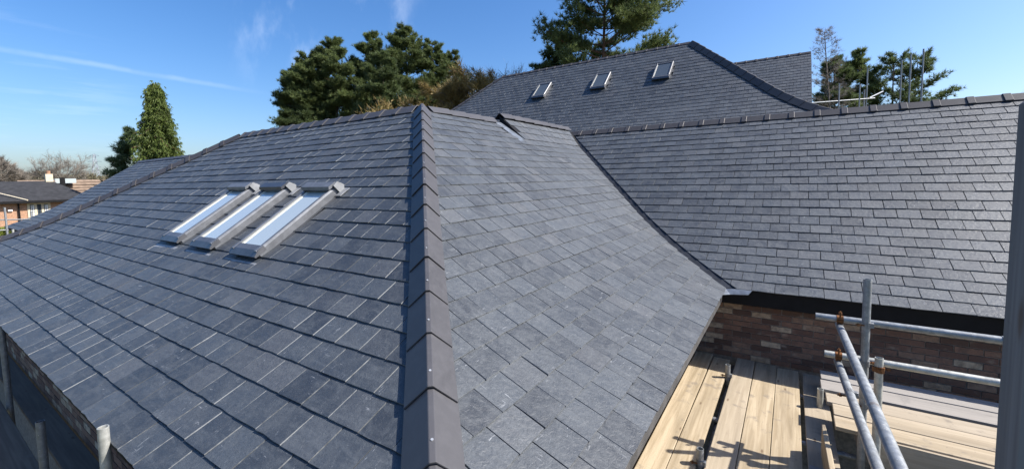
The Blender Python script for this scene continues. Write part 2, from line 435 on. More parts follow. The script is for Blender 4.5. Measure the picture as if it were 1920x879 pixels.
def slates_of(sl, skip=None, seed=1, gap=(0.0, 0.0), jit=1.0):
    """every slate of a slope: list of (polygon or canonical index, matrix, projected area)"""
    r = random.Random(seed); res = []
    q, z = sl.p.q, sl.p.z
    for k in range(len(q)):
        q1 = q[k]; q0 = q[k - 1] if k else max(0.0, q1 - GAUGE * .82)
        th = math.atan2(sl.p.drop(q1) - sl.p.drop(q0), q1 - q0); qh = q0 - .03 * math.cos(th)
        ulo = min(sl.lo[0] + sl.lo[1] * qh, sl.lo[0] + sl.lo[1] * q1); uhi = max(sl.hi[0] + sl.hi[1] * qh, sl.hi[0] + sl.hi[1] * q1)
        off = (.5 * (k % 2)) * SLATE_W + r.uniform(-.012, .012)
        i0 = math.floor((ulo - off) / SLATE_W) - 1; i1 = math.ceil((uhi - off) / SLATE_W) + 1
        for i in range(i0, i1):
            uc = off + (i + .5) * SLATE_W
            if uc + SLATE_W < ulo or uc - SLATE_W > uhi: continue
            if skip and skip(uc, (q0 + q1) / 2): continue
            lt = .0185 + r.uniform(-.002, .0035) * jit; lh = .006 + r.uniform(-.001, .001)
            head = sl.pt(uc, qh, lh) if qh > 0 else sl.pt(uc, q0, lh) + (sl.pt(uc, q0) - sl.pt(uc, q1)).normalized() * .03
            tail = sl.pt(uc, q1, lt)
            if sl.lift:
                head.z += sl.lift(uc, max(0, qh)); tail.z += sl.lift(uc, q1)
            ey = (tail - head).normalized(); ex = sl.a.copy()
            if ex.cross(ey).z < 0: ex = -ex
            sgn = 1 if ex.dot(sl.a) > 0 else -1
            ang = r.uniform(-.003, .003) * jit; tw = r.uniform(-.010, .010) * jit
            ez = ex.cross(ey); ex2 = (ex + ey * ang + ez * tw).normalized(); ez = ex2.cross(ey).normalized(); ey = ez.cross(ex2)
            Mx = Matrix(((ex2.x, ey.x, ez.x, head.x), (ex2.y, ey.y, ez.y, head.y), (ex2.z, ey.z, ez.z, head.z), (0, 0, 0, 1)))
            # clip at hips, valleys and verges
            ql, cl = qh, (q1 - qh) / (GAUGE + .03)
            rect = [(uc - SLATE_W, qh - .02), (uc + SLATE_W, qh - .02), (uc + SLATE_W, q1 + .02), (uc - SLATE_W, q1 + .02)]
            ci = r.randrange(N_CANON); poly = [(uc + sgn * x, qh + y * cl) for x, y in CANON[ci]]
            p2 = clip_poly(poly, sl.lo[0] + gap[0], sl.lo[1], True)
            p2 = clip_poly(p2, sl.hi[0] - gap[1], sl.hi[1], False) if p2 else p2
            if len(p2) < 3: continue
            ar = abs(sum(p2[j - 1][0] * p2[j][1] - p2[j][0] * p2[j - 1][1] for j in range(len(p2)))) / 2
            if ar < .0012: continue
            whole = len(p2) == len(poly) and all(abs(a[0] - b[0]) < 1e-6 and abs(a[1] - b[1]) < 1e-6 for a, b in zip(sorted(p2), sorted(poly)))
            loc = ci if whole else [(sgn * (u - uc), (qq - qh) / cl) for u, qq in p2]
            c = [pix(Mx @ Vector((x, y, 0))) for x, y in (CANON[ci] if whole else loc)]
            scr = 0.0
            if all(c):
                mx = sum(p[0] for p in c) / len(c); my = sum(p[1] for p in c) / len(c)
                if -20 < mx < 1900 and 0 < my < 890:
                    scr = abs(sum(c[j - 1][0] * c[j][1] - c[j][0] * c[j - 1][1] for j in range(len(c)))) / 2
            res.append((loc, Mx, scr))
    return res

def lay_slates(parent, pieces, limit=300):
    pieces = sorted(pieces, key=lambda t: -t[2])
    shared = {}
    for loc, Mx, scr in pieces[:limit]:
        key = loc if isinstance(loc, int) else None
        if key is not None and key in shared: me = shared[key]
        else:
            V, Fs = solid(CANON[loc] if key is not None else loc)
            me = bpy.data.meshes.new("slate"); me.from_pydata(V, [], Fs); me.update(); me.materials.append(M['slate']); me.materials.append(M['slate_edge']); me.polygons.foreach_set('material_index', [0, 0] + [1] * (len(Fs) - 2))
            if key is not None: shared[key] = me
        link("slate", me, None, parent, Mx)
    mb = MB(); mi = []
    for loc, Mx, scr in pieces[limit:]:
        V, Fs = solid(CANON[loc] if isinstance(loc, int) else loc)
        mb.add([Mx @ Vector(v) for v in V], Fs); mi += [0, 0] + [1] * (len(Fs) - 2)
    if mb.v:
        o = mb.build("slate_courses", M['slate_mass'], parent); tag(o, kind='stuff')
        o.data.materials.append(M['slate_edge']); o.data.polygons.foreach_set('material_index', mi)

def deck_strip(mb, sl, up=-.012, n=18, qmax=None):
    Q = list(np.linspace(0, qmax or sl.p.q[-1] - .02, n)); V = []; Fs = []
    for qv in Q:
        V += [sl.pt(sl.lo[0] + sl.lo[1] * qv, qv, up if qv > 0 else 0) + Vector((0, 0, up if qv == 0 else 0)), sl.pt(sl.hi[0] + sl.hi[1] * qv, qv, up if qv > 0 else 0) + Vector((0, 0, up if qv == 0 else 0))]
    for i in range(n - 1): Fs.append((2 * i, 2 * i + 1, 2 * i + 3, 2 * i + 2))
    mb.add(V, Fs)

def cap_tile(p0, p1, w0, w1, n0, n1, W, crown, thick, lift0, lift1, peak=.030):
    """an angular ridge or hip tile between two points: wings along w0/w1 with plane normals n0/n1 and a narrow flat crown"""
    mb = MB(); axis = (p1 - p0).normalized(); up = (n0 + n1).normalized()
    def sec(p, lift, t):
        o = p + up * lift
        c = crown
        return [o + w0 * W + n0 * (.016 + t), o + w0 * c + up * (peak + t), o + w1 * c + up * (peak + t), o + w1 * W + n1 * (.016 + t)]
    a = sec(p0, lift0, thick) + sec(p0, lift0, 0)[::-1]; b = sec(p1, lift1, thick) + sec(p1, lift1, 0)[::-1]
    n = 8; V = a + b
    Fs = [(7, 6, 1, 0), (6, 5, 2, 1), (5, 4, 3, 2), (8, 9, 14, 15), (9, 10, 13, 14), (10, 11, 12, 13)]
    Fs += [(i, (i + 1) % n, n + (i + 1) % n, n + i) for i in range(n)]
    mb.add(V, Fs); return mb

def fix_normals(me):
    import bmesh
    bm = bmesh.new(); bm.from_mesh(me); bmesh.ops.recalc_face_normals(bm, faces=bm.faces); bm.to_mesh(me); bm.free()

def cap_run(parent, name, path, faces, length, W, mat, crown=.022, thick=.014, collar=False, lap_up=True, screw=False, rise=.016, peak=.030):
    """tiles along a polyline; faces(p) gives for a point the two wing directions and normals"""
    cum = [0.0]
    for i in range(1, len(path)): cum.append(cum[-1] + (path[i] - path[i - 1]).length)
    def along(s_):
        s_ = min(max(s_, 0), cum[-1])
        for i in range(1, len(path)):
            if s_ <= cum[i] + 1e-9:
                t = (s_ - cum[i - 1]) / max(1e-9, cum[i] - cum[i - 1]); return path[i - 1].lerp(path[i], t)
        return path[-1]
    n = max(1, round(cum[-1] / length)); st = cum[-1] / n
    for i in range(n):
        s0, s1 = i * st, (i + 1) * st
        p0, p1 = along(s0), along(s1 + (.035 if lap_up and i < n - 1 else 0))
        w0, n0, w1, n1 = faces(along((s0 + s1) / 2), (p1 - p0).normalized())
        j = rng.uniform(-.002, .002)
        mb = cap_tile(p0, p1, w0, w1, n0, n1, W, crown, thick, 0 + j, rise + j, peak)
        me = mb.mesh(name); fix_normals(me); o = link(name, me, mat, parent)
        bv = o.modifiers.new("bevel", 'BEVEL'); bv.width = .004; bv.segments = 2; bv.limit_method = 'ANGLE'; bv.angle_limit = math.radians(25)
        if collar:                                     # raised band over the joint
            c0, c1 = along(max(0, s1 - .05)), along(s1 + .045)
            cb = cap_tile(c0, c1, w0, w1, n0, n1, W + .012, crown + .006, .030, rise, rise, peak)
            me = cb.mesh("joint_band"); fix_normals(me); o2 = link("joint_band", me, mat, parent)
            o2.modifiers.new("bevel", 'BEVEL').width = .004
        if screw:
            up = (n0 + n1).normalized(); c = along(s1 - .075) + up * (peak + thick + rise * .82 - crown * .45)
            sm = MB(); sm.tube([c, c + up * .006], rng.uniform(.0055, .0075), 8); sm.build("screw", M['screw'], parent)

# ------------------------------------------------------------------ the slate-roofed house in front (three ranges round two corners)
q_, z_ = make_profile(24, 34.335, 22.392, 13.604, 7.715, .264)
PR = Profile(q_, z_); RUN = float(q_[-1]); DROP = float(z_[-1])
YA, XB, YC, ZR = 5.04, -5.055, 10.477, 1.185
XLA, XR = -11.0, 5.5
EAVE = ZR - DROP
X, Y = Vector((1, 0, 0)), Vector((0, 1, 0))

house = empty("house", (-6.0, 5.0, GROUND))
tag(house, "long low brick house with new blue-grey slate roof, hips and a valley in the foreground", "house")

BR0, BR1 = 6.98, 7.24                                   # the break in the far ridge: slates past it ride up over a wedge
def lift_b(u, qv): return .13 * max(0.0, 1 - qv / .62) if u > BR1 - .05 else 0.0
SA = Slope(PR, (0, YA, ZR), X, -Y, (XLA, -1), (XB, 1))
SB = Slope(PR, (XB, 0, ZR), Y, X, (YA, -1), (YC, -1), lift_b)
SC = Slope(PR, (0, YC, ZR), X, -Y, (XB, 1), (XR, 0))
SA2 = Slope(PR, (0, YA, ZR), X, Y, (XLA, -1), (XB, -1)); SB2 = Slope(PR, (XB, 0, ZR), Y, -X, (YA, 1), (YC, 1))
SC2 = Slope(PR, (0, YC, ZR), X, Y, (XB, -1), (XR, 0)); SE = Slope(PR, (XLA, 0, ZR), Y, -X, (YA, -1), (YA, 1))
YL, XL0 = 7.15, -26.2
SL = Slope(PR, (0, YL, ZR), X, -Y, (XL0, 0), (-11.6, 0)); SL2 = Slope(PR, (0, YL, ZR), X, Y, (XL0, 0), (-11.6, 0))

# skylight openings on the front slope, kept free of slates
SKY_A = [(-6.90, 2.67), (-5.90, 2.66), (-4.83, 2.65)]    # X and Y of the centres
SKW, SKL = .56, .96
def skip_a(u, qv):
    y = YA - qv
    return any(abs(u - cx) < SKW / 2 - .05 and abs(y - cy) < SKL / 2 * .8 for cx, cy in SKY_A)
def skip_b(u, qv): return BR0 - .05 - (.9 - qv) * .0 < u < BR1 + .06 and qv < .62

db = MB()
for s_ in (SA, SB, SC, SA2, SB2, SC2, SE, SL, SL2): deck_strip(db, s_)
me = db.mesh("roof"); fix_normals(me); roof = link("roof", me, M['underlay'], house)

pieces = slates_of(SA, skip_a, 1) + slates_of(SB, skip_b, 2, (0, .05)) + slates_of(SC, None, 3, (.125, 0)) + slates_of(SL, None, 4)
lay_slates(roof, pieces)

def wings(sa, sb, ridge_of):
    def f(p, axis):
        qv = ridge_of(p); na, nb = sa.normal(qv), sb.normal(qv)
        wa = na.cross(axis); wa = wa if wa.dot(sa.o) > 0 else -wa
        wb = nb.cross(axis); wb = wb if wb.dot(sb.o) > 0 else -wb
        return wa.normalized(), na, wb.normalized(), nb
    return f
zero = lambda p: 0.15
cap_run(roof, "ridge_tile", [Vector((XB - .1, YA, ZR)), Vector((XLA, YA, ZR))], wings(SA, SA2, zero), .42, .16, M['tile'], collar=True, rise=0, peak=.06)
cap_run(roof, "ridge_tile", [Vector((XB, YA + .12, ZR)), Vector((XB, BR0 + .02, ZR))], wings(SB, SB2, zero), .42, .14, M['tile'], peak=.05)
cap_run(roof, "ridge_tile", [Vector((XB, BR1, ZR + .13)), Vector((XB, YC - .05, ZR + .13))], wings(SB, SB2, zero), .42, .14, M['tile'], peak=.05)
cap_run(roof, "ridge_tile", [Vector((XR, YC, ZR)), Vector((XB - .05, YC, ZR))], wings(SC, SC2, zero), .424, .16, M['tile_dark'], collar=True, rise=0, peak=.055)
cap_run(roof, "ridge_tile", [Vector((-11.6, YL, ZR)), Vector((XL0, YL, ZR))], wings(SL, SL2, zero), .42, .14, M['tile'], peak=.05)
def hip_path(x0, sx, sy, y0, prof=PR, zr=ZR, n=40, t1=None):
    T = np.linspace(.07, t1 or prof.q[-1], n); return [Vector((x0 + sx * t, y0 + sy * t, zr - prof.drop(t))) for t in T]
cap_run(roof, "hip_tile", hip_path(XB, 1, -1, YA), wings(SA, SB, lambda p: p.x - XB), .42, .135, M['tile'], crown=.015, screw=True, rise=.022, peak=.105)
cap_run(roof, "hip_tile", hip_path(XLA, -1, -1, YA), wings(SA, SE, lambda p: XLA - p.x), .42, .165, M['tile_dark'], collar=True, rise=0, peak=.085)

# wedge under the raised slates; its black end face paints the opening's shade
mb = MB()
pts = [SB.pt(BR1, 0.0, 0), SB.pt(BR1, .62, .01), SB.pt(BR1, 0.0, 0) + Vector((0, 0, .125))]
mb.prism(pts, (0, YC - BR1 - .1, 0)); mb.build("ridge_wedge", M['black'], house)
mb = MB(); a = [SB.pt(BR0 - .02, .04, .012), SB.pt(BR1 + .12, .04, .012), SB.pt(BR1 + .12, .70, .012), SB.pt(BR0 - .02, .70, .012)]
mb.add(a, [(0, 1, 2, 3)]); mb.build("lead_patch", M['lead'], house)

# valley trough between the second and third slope
mb = MB(); V = []; Fs = []
T = np.linspace(0, RUN - .02, 30)
for t in T:
    pb = SB.pt(YC - t - .12, t, .003); pc = SC.pt(XB + t + .14, t, .003); pm = Vector((XB + t, YC - t, ZR - PR.drop(t) - .012))
    V += [pb, pm, pc]
for i in range(len(T) - 1):
    Fs += [(3 * i, 3 * i + 1, 3 * i + 4, 3 * i + 3), (3 * i + 1, 3 * i + 2, 3 * i + 5, 3 * i + 4)]
mb.add(V, Fs); mb.build("valley_lining", M['lead_dark'], house)
# dressed lead at the foot of the valley
e0 = Vector((XB + RUN, YC - RUN, EAVE))
mb = MB()
L_ = [(-.10, -.16, .010), (.00, -.05, .004), (.12, -.035, .012), (.30, -.05, .018), (.26, -.10, -.03), (.06, -.12, -.045), (-.06, -.20, -.05)]
mb.add([e0 + Vector(p) for p in L_], [tuple(range(7))]); o = mb.build("valley_flashing", M['lead'], house)
o.modifiers.new("solid", 'SOLIDIFY').thickness = .006

# walls, bricks, eaves
WA, WB, WC = YA - RUN + .30, XB + RUN - .40, YC - RUN + .24
mb = MB()
foot = [(-15.0, WA), (WB, WA), (WB, WC), (XR - .1, WC), (XR - .1, 14.5), (-9.1, 14.5), (-9.1, 9.1), (-15.0, 9.1)]
mb.prism([(x, y, GROUND) for x, y in foot], (0, 0, EAVE - .02 - GROUND))
mb.box((XL0 + .15, YL - RUN + .3, GROUND), (-15.02, YL + RUN - .3, EAVE - .02))
me = mb.mesh("wall"); fix_normals(me); wall = link("wall", me, M['mortar'], house)
BL, BH, BD, JT = .215, .065, .03, .010
brick_me = MB().box((-BL / 2, 0, 0), (BL / 2, BD, BH)).mesh("brick"); brick_me.materials.append(M['brick'])
def brick_rows(p0, along, out, n_rows, length, z_top):
    r = random.Random(5); k = 0
    for i in range(n_rows):
        z0 = z_top - (i + 1) * (BH + JT); u = -(BL + JT) / 2 * (i % 2) + .1
        while u < length:
            c = p0 + along * u; ex, ey = along, out
            Mx = Matrix(((ex.x, ey.x, 0, c.x - ey.x * (BD - .008 - r.uniform(0, .003))), (ex.y, ey.y, 0, c.y - ey.y * (BD - .008 - r.uniform(0, .003))), (0, 0, 1, z0), (0, 0, 0, 1)))
            link("brick", brick_me, None, wall, Mx); u += BL + JT; k += 1
    return k
brick_rows(Vector((WB + .02, WC, 0)), X, -Y, 11, 3.2, -1.66)
def fascia(a, b, inn, z0, z1, t=.025, mat='black'):
    mb = MB(); a, b, inn = Vector(a), Vector(b), Vector(inn)
    mb.prism([a + Vector((0, 0, z0)), a + inn * t + Vector((0, 0, z0)), a + inn * t + Vector((0, 0, z1)), a + Vector((0, 0, z1))], b - a)
    me = mb.mesh("fascia"); fix_normals(me); return link("fascia", me, M[mat], house)
fascia((XB + RUN - .06, YC - RUN + .045, EAVE), (XR, YC - RUN + .045, EAVE), Y, -.20, -.006)  # near-black copy, with the full shade of this side in its colour
fascia((XB + RUN - .045, YA - RUN, EAVE), (XB + RUN - .045, YC - RUN + .04, EAVE), -X, -.17, -.006, mat='fascia_sunlit')
fascia((XLA - RUN, YA - RUN + .045, EAVE), (XB + RUN - .05, YA - RUN + .045, EAVE), Y, -.12, -.006)
fascia((XL0, YL - RUN + .045, EAVE), (-15.0, YL - RUN + .045, EAVE), Y, -.12, -.006)
mb = MB()
mb.box((XB + RUN - .07, YC - RUN + .07, EAVE - .198), (XR, WC - .002, EAVE - .18)); mb.box((WB + .002, YA - RUN + .06, EAVE - .168), (XB + RUN - .07, WC, EAVE - .15))
mb.box((XLA - RUN, YA - RUN + .07, EAVE - .118), (WB, WA - .002, EAVE - .10)); mb.build("soffit", M['black'], house)

# ------------------------------------------------------------------ skylights
def frame_on(sl, u, qv, up=0.0):
    o = sl.pt(u, qv, up); n = sl.normal(qv); ey = (sl.pt(u, qv - .05) - sl.pt(u, qv + .05)).normalized(); ex = ey.cross(n).normalized()
    return Matrix(((ex.x, ey.x, n.x, o.x), (ex.y, ey.y, n.y, o.y), (ex.z, ey.z, n.z, o.z), (0, 0, 0, 1)))
def skylight(parent, sl, u, qv, w, l, glass, frame_m, h=.10, hood=True, label=None):
    T_ = frame_on(sl, u, qv); w2, l2, t = w / 2, l / 2, .055
    mb = MB()
    for s in (-1, 1):                                   # side rails with a bevelled outer edge
        a = [(s * w2, -l2, .0), (s * w2, -l2, h - .02), (s * (w2 - .015), -l2, h), (s * (w2 - t), -l2, h), (s * (w2 - t), -l2, .0)]
        mb.prism([T_ @ Vector(p) for p in a], T_.to_3x3() @ Vector((0, l, 0)))
    mb.box((-w2 + t, l2 - .07, 0), (w2 - t, l2 - .002, h - .003), T_)
    me = mb.mesh("skylight"); fix_normals(me); sk = link("skylight", me, frame_m, parent)
    sk.modifiers.new("bevel", 'BEVEL').width = .004
    if label: sk["label"] = label
    def extr(name, prof_yz, x0, x1, mat):
        b_ = MB(); b_.prism([T_ @ Vector((x0, y_, z_)) for y_, z_ in prof_yz], T_.to_3x3() @ Vector((x1 - x0, 0, 0)))
        me_ = b_.mesh(name); fix_normals(me_); return link(name, me_, mat, sk)
    # lower cover: a bevelled nose over a dark set-back foot
    extr("bottom_cover", [(-l2 + .09, h - .004), (-l2 + .02, h - .004), (-l2 - .05, h - .035), (-l2 - .045, h - .055), (-l2 + .09, h - .055)], -w2 - .004, w2 + .004, M['alu_mid'])
    extr("bottom_foot", [(-l2 + .088, h - .057), (-l2 - .015, h - .057), (-l2 + .01, .002), (-l2 + .088, .002)], -w2 + .01, w2 - .01, M['alu_dark'])
    p = MB().box((-w2 + t, -l2 + .09, h - .035), (w2 - t, l2 - .07, h - .022), T_); p.build("pane", glass, sk)
    lb_ = MB().box((-w2 + t + .002, -l2 + .10, h - .0215), (-w2 + t + (.05 if hood else .025), l2 - .08, h - .016), T_); lb_.build("pane_reflection", M['reflection'], sk)  # thin strip painting the inner frame's reflection along the pane
    if hood:
        extr("hood", [(l2 - .12, h + .016), (l2 - .10, h + .05), (l2 + .0, h + .052), (l2 + .07, h - .01), (l2 + .07, .0), (l2 - .002, 0), (l2 - .002, h + .012)], -w2 - .008, w2 + .008, M['alu_dark'] if hood == 'dark' else frame_m)
        extr("hood_lip", [(l2 - .125, h + .0), (l2 - .125, h + .015), (l2 - .002, h + .011), (l2 - .002, h + .0)], -w2 + .03, w2 - .03, M['alu_dark'])
        extr("end_cap", [(l2 - .03, .03), (l2 - .05, h + .03), (l2 + .02, h + .045), (l2 + .075, .07), (l2 + .03, .01)], w2 + .010, w2 + .030, M['alu_pale'])
        MB().box((w2 + .02, l2 - .10, .024), (w2 + .12, l2 + .06, .030), T_).build("corner_flashing", M['alu_pale'], sk)
        ap = MB().box((-w2 - .07, -l2 - .185, .026), (w2 + .05, -l2 - .085, .031), T_); ap.build("apron_flashing", M['alu_pale'], sk)
        for s in (-1, 1): MB().box((s * (w2 + .022) - .022, -l2, .010), (s * (w2 + .022) + .022, l2, .016), T_).build("side_gutter", M['alu_dark'], sk)
    return sk
for i, (cx, cy) in enumerate(SKY_A):
    skylight(house, SA, cx, YA - cy, SKW, SKL / math.cos(math.radians(34)), M['glass'], M['alu'], .11, 'dark' if i == 1 else 'light',
             ("left roof window of the three", "middle roof window of the three with dark hood", "right roof window of the three, nearest the hip")[i])

# ------------------------------------------------------------------ taller house behind
qb, zb = make_profile(33, 43.0, 27.0, 17, 10, .25)
PB = Profile(qb, zb); RB = float(qb[-1]); DB = float(zb[-1])
YB2, ZB2, XH0, XH1 = 17.68, 5.10, -12.1, -3.34
back = empty("house", (-8, 17, GROUND))
tag(back, "taller house behind with steep dark slate roof and three small roof windows", "house")
S1 = Slope(PB, (0, YB2, ZB2), X, -Y, (XH0, -1), (XH1, 1)); S2 = Slope(PB, (0, YB2, ZB2), X, Y, (XH0, -1), (XH1, 1))
S3 = Slope(PB, (XH0, 0, ZB2), Y, -X, (YB2, -1), (YB2, 1)); S4 = Slope(PB, (XH1, 0, ZB2), Y, X, (YB2, -1), (YB2, 1))
db = MB()
for s_ in (S1, S2, S3, S4): deck_strip(db, s_)
me = db.mesh("roof"); fix_normals(me); roof2 = link("roof", me, M['underlay'], back)
def hit(sl, x, y):
    d = ray(x, y); lo = None
    for i in range(200, 4000):
        p = d * (i * .01)
        qv = (p - sl.r).dot(sl.o)
        if 0 < qv < sl.p.q[-1] and p.z < sl.r.z - sl.p.drop(qv): return p
    return None
SKY_B = []
for x, y in ((1017, 173.5), (1127, 156), (1243.5, 137.5)):
    p = hit(S1, x, y); SKY_B.append((p.x, YB2 - p.y))
def skip_s1(u, qv): return any(abs(u - cx) < .26 and abs(qv - cq) < .33 for cx, cq in SKY_B)
lay_slates(roof2, slates_of(S1, skip_s1, 11, jit=.8))
cap_run(roof2, "ridge_tile", [Vector((XH1, YB2, ZB2)), Vector((XH0, YB2, ZB2))], wings(S1, S2, zero), .42, .14, M['tile_dark'], collar=True, rise=0)
cap_run(roof2, "hip_tile", hip_path(XH1, 1, -1, YB2, PB, ZB2), wings(S1, S4, lambda p: p.x - XH1), .42, .18, M['tile_dark'], rise=.02, peak=.10)
cap_run(roof2, "hip_tile", hip_path(XH0, -1, -1, YB2, PB, ZB2), wings(S1, S3, lambda p: XH0 - p.x), .42, .15, M['tile_dark'], rise=.02)
for i, (cx, cq) in enumerate(SKY_B):
    skylight(back, S1, cx, cq, .62, .98, M['glass_dark'], M['alu_mid'], .15, None, ("small roof window farthest from the hip", "small roof window in the middle", "small roof window nearest the hip")[i])
mb = MB().box((XH0 - RB + .3, YB2 - RB + .3, GROUND), (XH1 + RB - .3, YB2 + RB - .3, ZB2 - DB - .02)); mb.build("wall", M['mortar'], back)

# gabled roof beyond, its verge cut off square
qg, zg = make_profile(26, 43.0, 43.0, 50, 1, .25)
PG = Profile(qg, zg); YG, ZG, XG0, XG1 = 23.0, 5.28, -9.0, 0.62
gab = empty("house", (-4, 23, GROUND)); tag(gab, "gabled slate roof with a straight verge rising behind the tall hip", "house")
G1 = Slope(PG, (0, YG, ZG), X, -Y, (XG0, 0), (XG1, 0)); G2 = Slope(PG, (0, YG, ZG), X, Y, (XG0, 0), (XG1, 0))
db = MB(); deck_strip(db, G1); deck_strip(db, G2); me = db.mesh("roof"); fix_normals(me); roof3 = link("roof", me, M['underlay'], gab)
lay_slates(roof3, slates_of(G1, lambda u, qv: u < -4.5, 21, jit=.8))
cap_run(roof3, "ridge_tile", [Vector((XG1, YG, ZG)), Vector((XG0, YG, ZG))], wings(G1, G2, zero), .42, .13, M['tile_dark'], collar=True, rise=0)
RG = float(qg[-1]); DG = float(zg[-1])
mb = MB(); mb.prism([(XG0 + .1, YG - RG + .2, GROUND), (XG0 + .1, YG + RG - .2, GROUND), (XG0 + .1, YG + RG - .2, ZG - DG), (XG0 + .1, YG, ZG - .1), (XG0 + .1, YG - RG + .2, ZG - DG)], (XG1 - XG0 - .14, 0, 0))
me = mb.mesh("wall"); fix_normals(me); link("wall", me, M['mortar'], gab)
mb = MB(); a = [G1.pt(XG1 - .02, .02, -.02), G1.pt(XG1 - .02, RG, -.02), G1.pt(XG1 - .02, RG, -.14), G1.pt(XG1 - .02, .02, -.14)]
mb.prism(a, (.03, 0, 0)); me = mb.mesh("verge_board"); fix_normals(me); link("verge_board", me, M['alu'], gab)

# ------------------------------------------------------------------ scaffold beside the house
DZ = -2.45                                             # top of the scaffold deck
TR = .028
def tube_part(name, a, b, parent, mat, r=TR, hollow=True, seg=14):
    return MB().tube([Vector(a), Vector(b)], r, seg, hollow=hollow).build(name, mat, parent, smooth=True)
def coupler(c, ax, bx, parent, mat=None, s=1.0):
    """a right-angle clamp: two half collars round the tubes, a body between and two bolts"""
    c, ax, bx = Vector(c), Vector(ax).normalized(), Vector(bx).normalized(); nx = ax.cross(bx).normalized()
    mb = MB()
    mb.tube([c - ax * .028 * s + nx * .0, c + ax * .028 * s], (TR + .008) * s, 12)
    Mx = Matrix(((ax.x, bx.x, nx.x, c.x), (ax.y, bx.y, nx.y, c.y), (ax.z, bx.z, nx.z, c.z), (0, 0, 0, 1)))
    mb.box((-.022 * s, -.055 * s, -.02 * s), (.022 * s, -.02 * s, .02 * s), Mx)
    o = mb.build("coupler", mat or M['rust'], parent)
    b = MB(); b.tube([c + bx * .02 * s + nx * .03 * s, c + bx * .085 * s + nx * .036 * s], .0075 * s, 8); b.tube([c + bx * .055 * s + nx * .032 * s, c + bx * .072 * s + nx * .034 * s], .015 * s, 6)
    b.build("bolt", M['rust'], o)
    return o
sc = empty("scaffold", (.56, 4.43, GROUND)); tag(sc, "galvanised tube scaffold with guard rails and rusty couplers beside the brick wall", "scaffold")
tube_part("standard", (.558, 4.425, GROUND), (.548, 4.43, -.873), sc, M['galv'])
tube_part("standard", (.643, 4.33, GROUND), (.630, 4.352, -1.488), sc, M['galv_white'])
tube_part("guard_rail", (.214, 4.50, -1.254), (1.47, 4.50, -1.254), sc, M['galv'])
tube_part("guard_rail", (1.472, 4.50, -1.254), (4.9, 4.51, -1.256), sc, M['galv'], TR * .97)
MB().tube([(1.33, 4.50, -1.254), (1.63, 4.50, -1.254)], TR * 1.16, 14).build("sleeve_coupler", M['galv'], sc, smooth=True)
tube_part("guard_rail", (.286, 4.50, -1.578), (4.9, 4.505, -1.578), sc, M['galv_white'])
tube_part("guard_rail", (.384, 4.57, -1.324), (.427, 1.2, -1.204), sc, M['galv'])
tube_part("guard_rail", (.384, 4.57, -1.651), (.436, 1.2, -1.417), sc, M['galv'])
for y in (3.42, 4.62, 5.62): tube_part("transom", (-1.2, y, DZ - .070), (4.4, y, DZ - .070), sc, M['galv_dark'])
for xx in (-.575, 2.6):
    tube_part("ledger", (xx, 1.2, DZ - .128), (xx, 6.2, DZ - .128), sc, M['galv_dark'])
tube_part("standard", (-.578, 5.545, GROUND), (-.578, 5.55, DZ + .16), sc, M['galv'])
tube_part("standard", (-.585, 3.70, GROUND), (-.585, 3.71, DZ + .14), sc, M['galv'])
tube_part("standard", (.315, 5.30, GROUND), (.315, 5.31, DZ + .20), sc, M['galv_white'])
tube_part("standard", (2.7, 5.3, GROUND), (2.7, 5.3, -.8), sc, M['galv'])
tube_part("standard", (2.7, 4.43, GROUND), (2.7, 4.43, -.8), sc, M['galv'])
Zv = Vector((0, 0, 1))
for c, a, b, mt in (((.384, 4.50, -1.254), X, Zv, None), ((.384, 4.50, -1.578), X, Zv, None), ((.552, 4.43, -1.254), Zv, -X, M['galv_dark']), ((.553, 4.43, -1.578), Zv, X, M['galv_dark']),
                    ((.636, 4.345, -1.58), Zv, X, None), ((.398, 3.8, -1.597), -Y, -X, M['galv_dark']), ((.555, 4.428, -1.94), Zv, -X, M['galv_dark']), ((-.578, 5.55, DZ + .03), Zv, -X, M['galv_dark']), ((-.585, 3.705, DZ + .02), Zv, -X, M['galv_dark'])):
    coupler(c, a, b, sc, mt, .86)

def board(name, lo, hi, mat, label, group=None, rz=0.0, cat="plank", bands=True, tilt=0.0):
    """a sawn scaffold board with rounded corners, a slight bow and steel end bands"""
    cx, cy, cz = [(a + b) / 2 for a, b in zip(lo, hi)]; dx, dy, dz = [(b - a) for a, b in zip(lo, hi)]
    long_y = dy > dx; L = max(dx, dy); w = min(dx, dy) if min(dx, dy) > .03 else min(dx, dy)
    n = 10; V = []; Fs = []; bow = rng.uniform(-.004, .004); tw = rng.uniform(-.003, .003)
    for i in range(n + 1):
        t = i / n - .5; e = .006 if i in (0, n) else 0.0; zz = bow * (1 - 4 * t * t)
        for sx, sz in ((-1, -1), (1, -1), (1, 1), (-1, 1)):
            if dz > (dx if long_y else dy) * 2:          # a board on edge
                pw, pz = (dx if long_y else dy), dz
            else: pw, pz = (dx if long_y else dy), dz
            a = sx * (pw / 2 - e) + rng.uniform(-.0012, .0012); z = sz * pz / 2 + zz + sx * tw * t * 2
            V.append((a, t * L, z) if long_y else (t * L, -a, z))
    for i in range(n):
        for k in range(4):
            a, b = i * 4 + k, i * 4 + (k + 1) % 4; Fs.append((a, b, b + 4, a + 4))
    Fs += [(3, 2, 1, 0), tuple(n * 4 + k for k in range(4))]
    me = bpy.data.meshes.new(name); me.from_pydata(V, [], Fs); me.update(); fix_normals(me)
    o = link(name, me, mat); o.location = (cx, cy, cz); o.rotation_euler = (0, tilt, rz)
    bv = o.modifiers.new("bevel", 'BEVEL'); bv.width = .005; bv.segments = 2; bv.limit_method = 'ANGLE'
    tag(o, label, cat, group); return o
T_B = .038
ords = ["first", "second", "third", "fourth", "fifth", "sixth"]
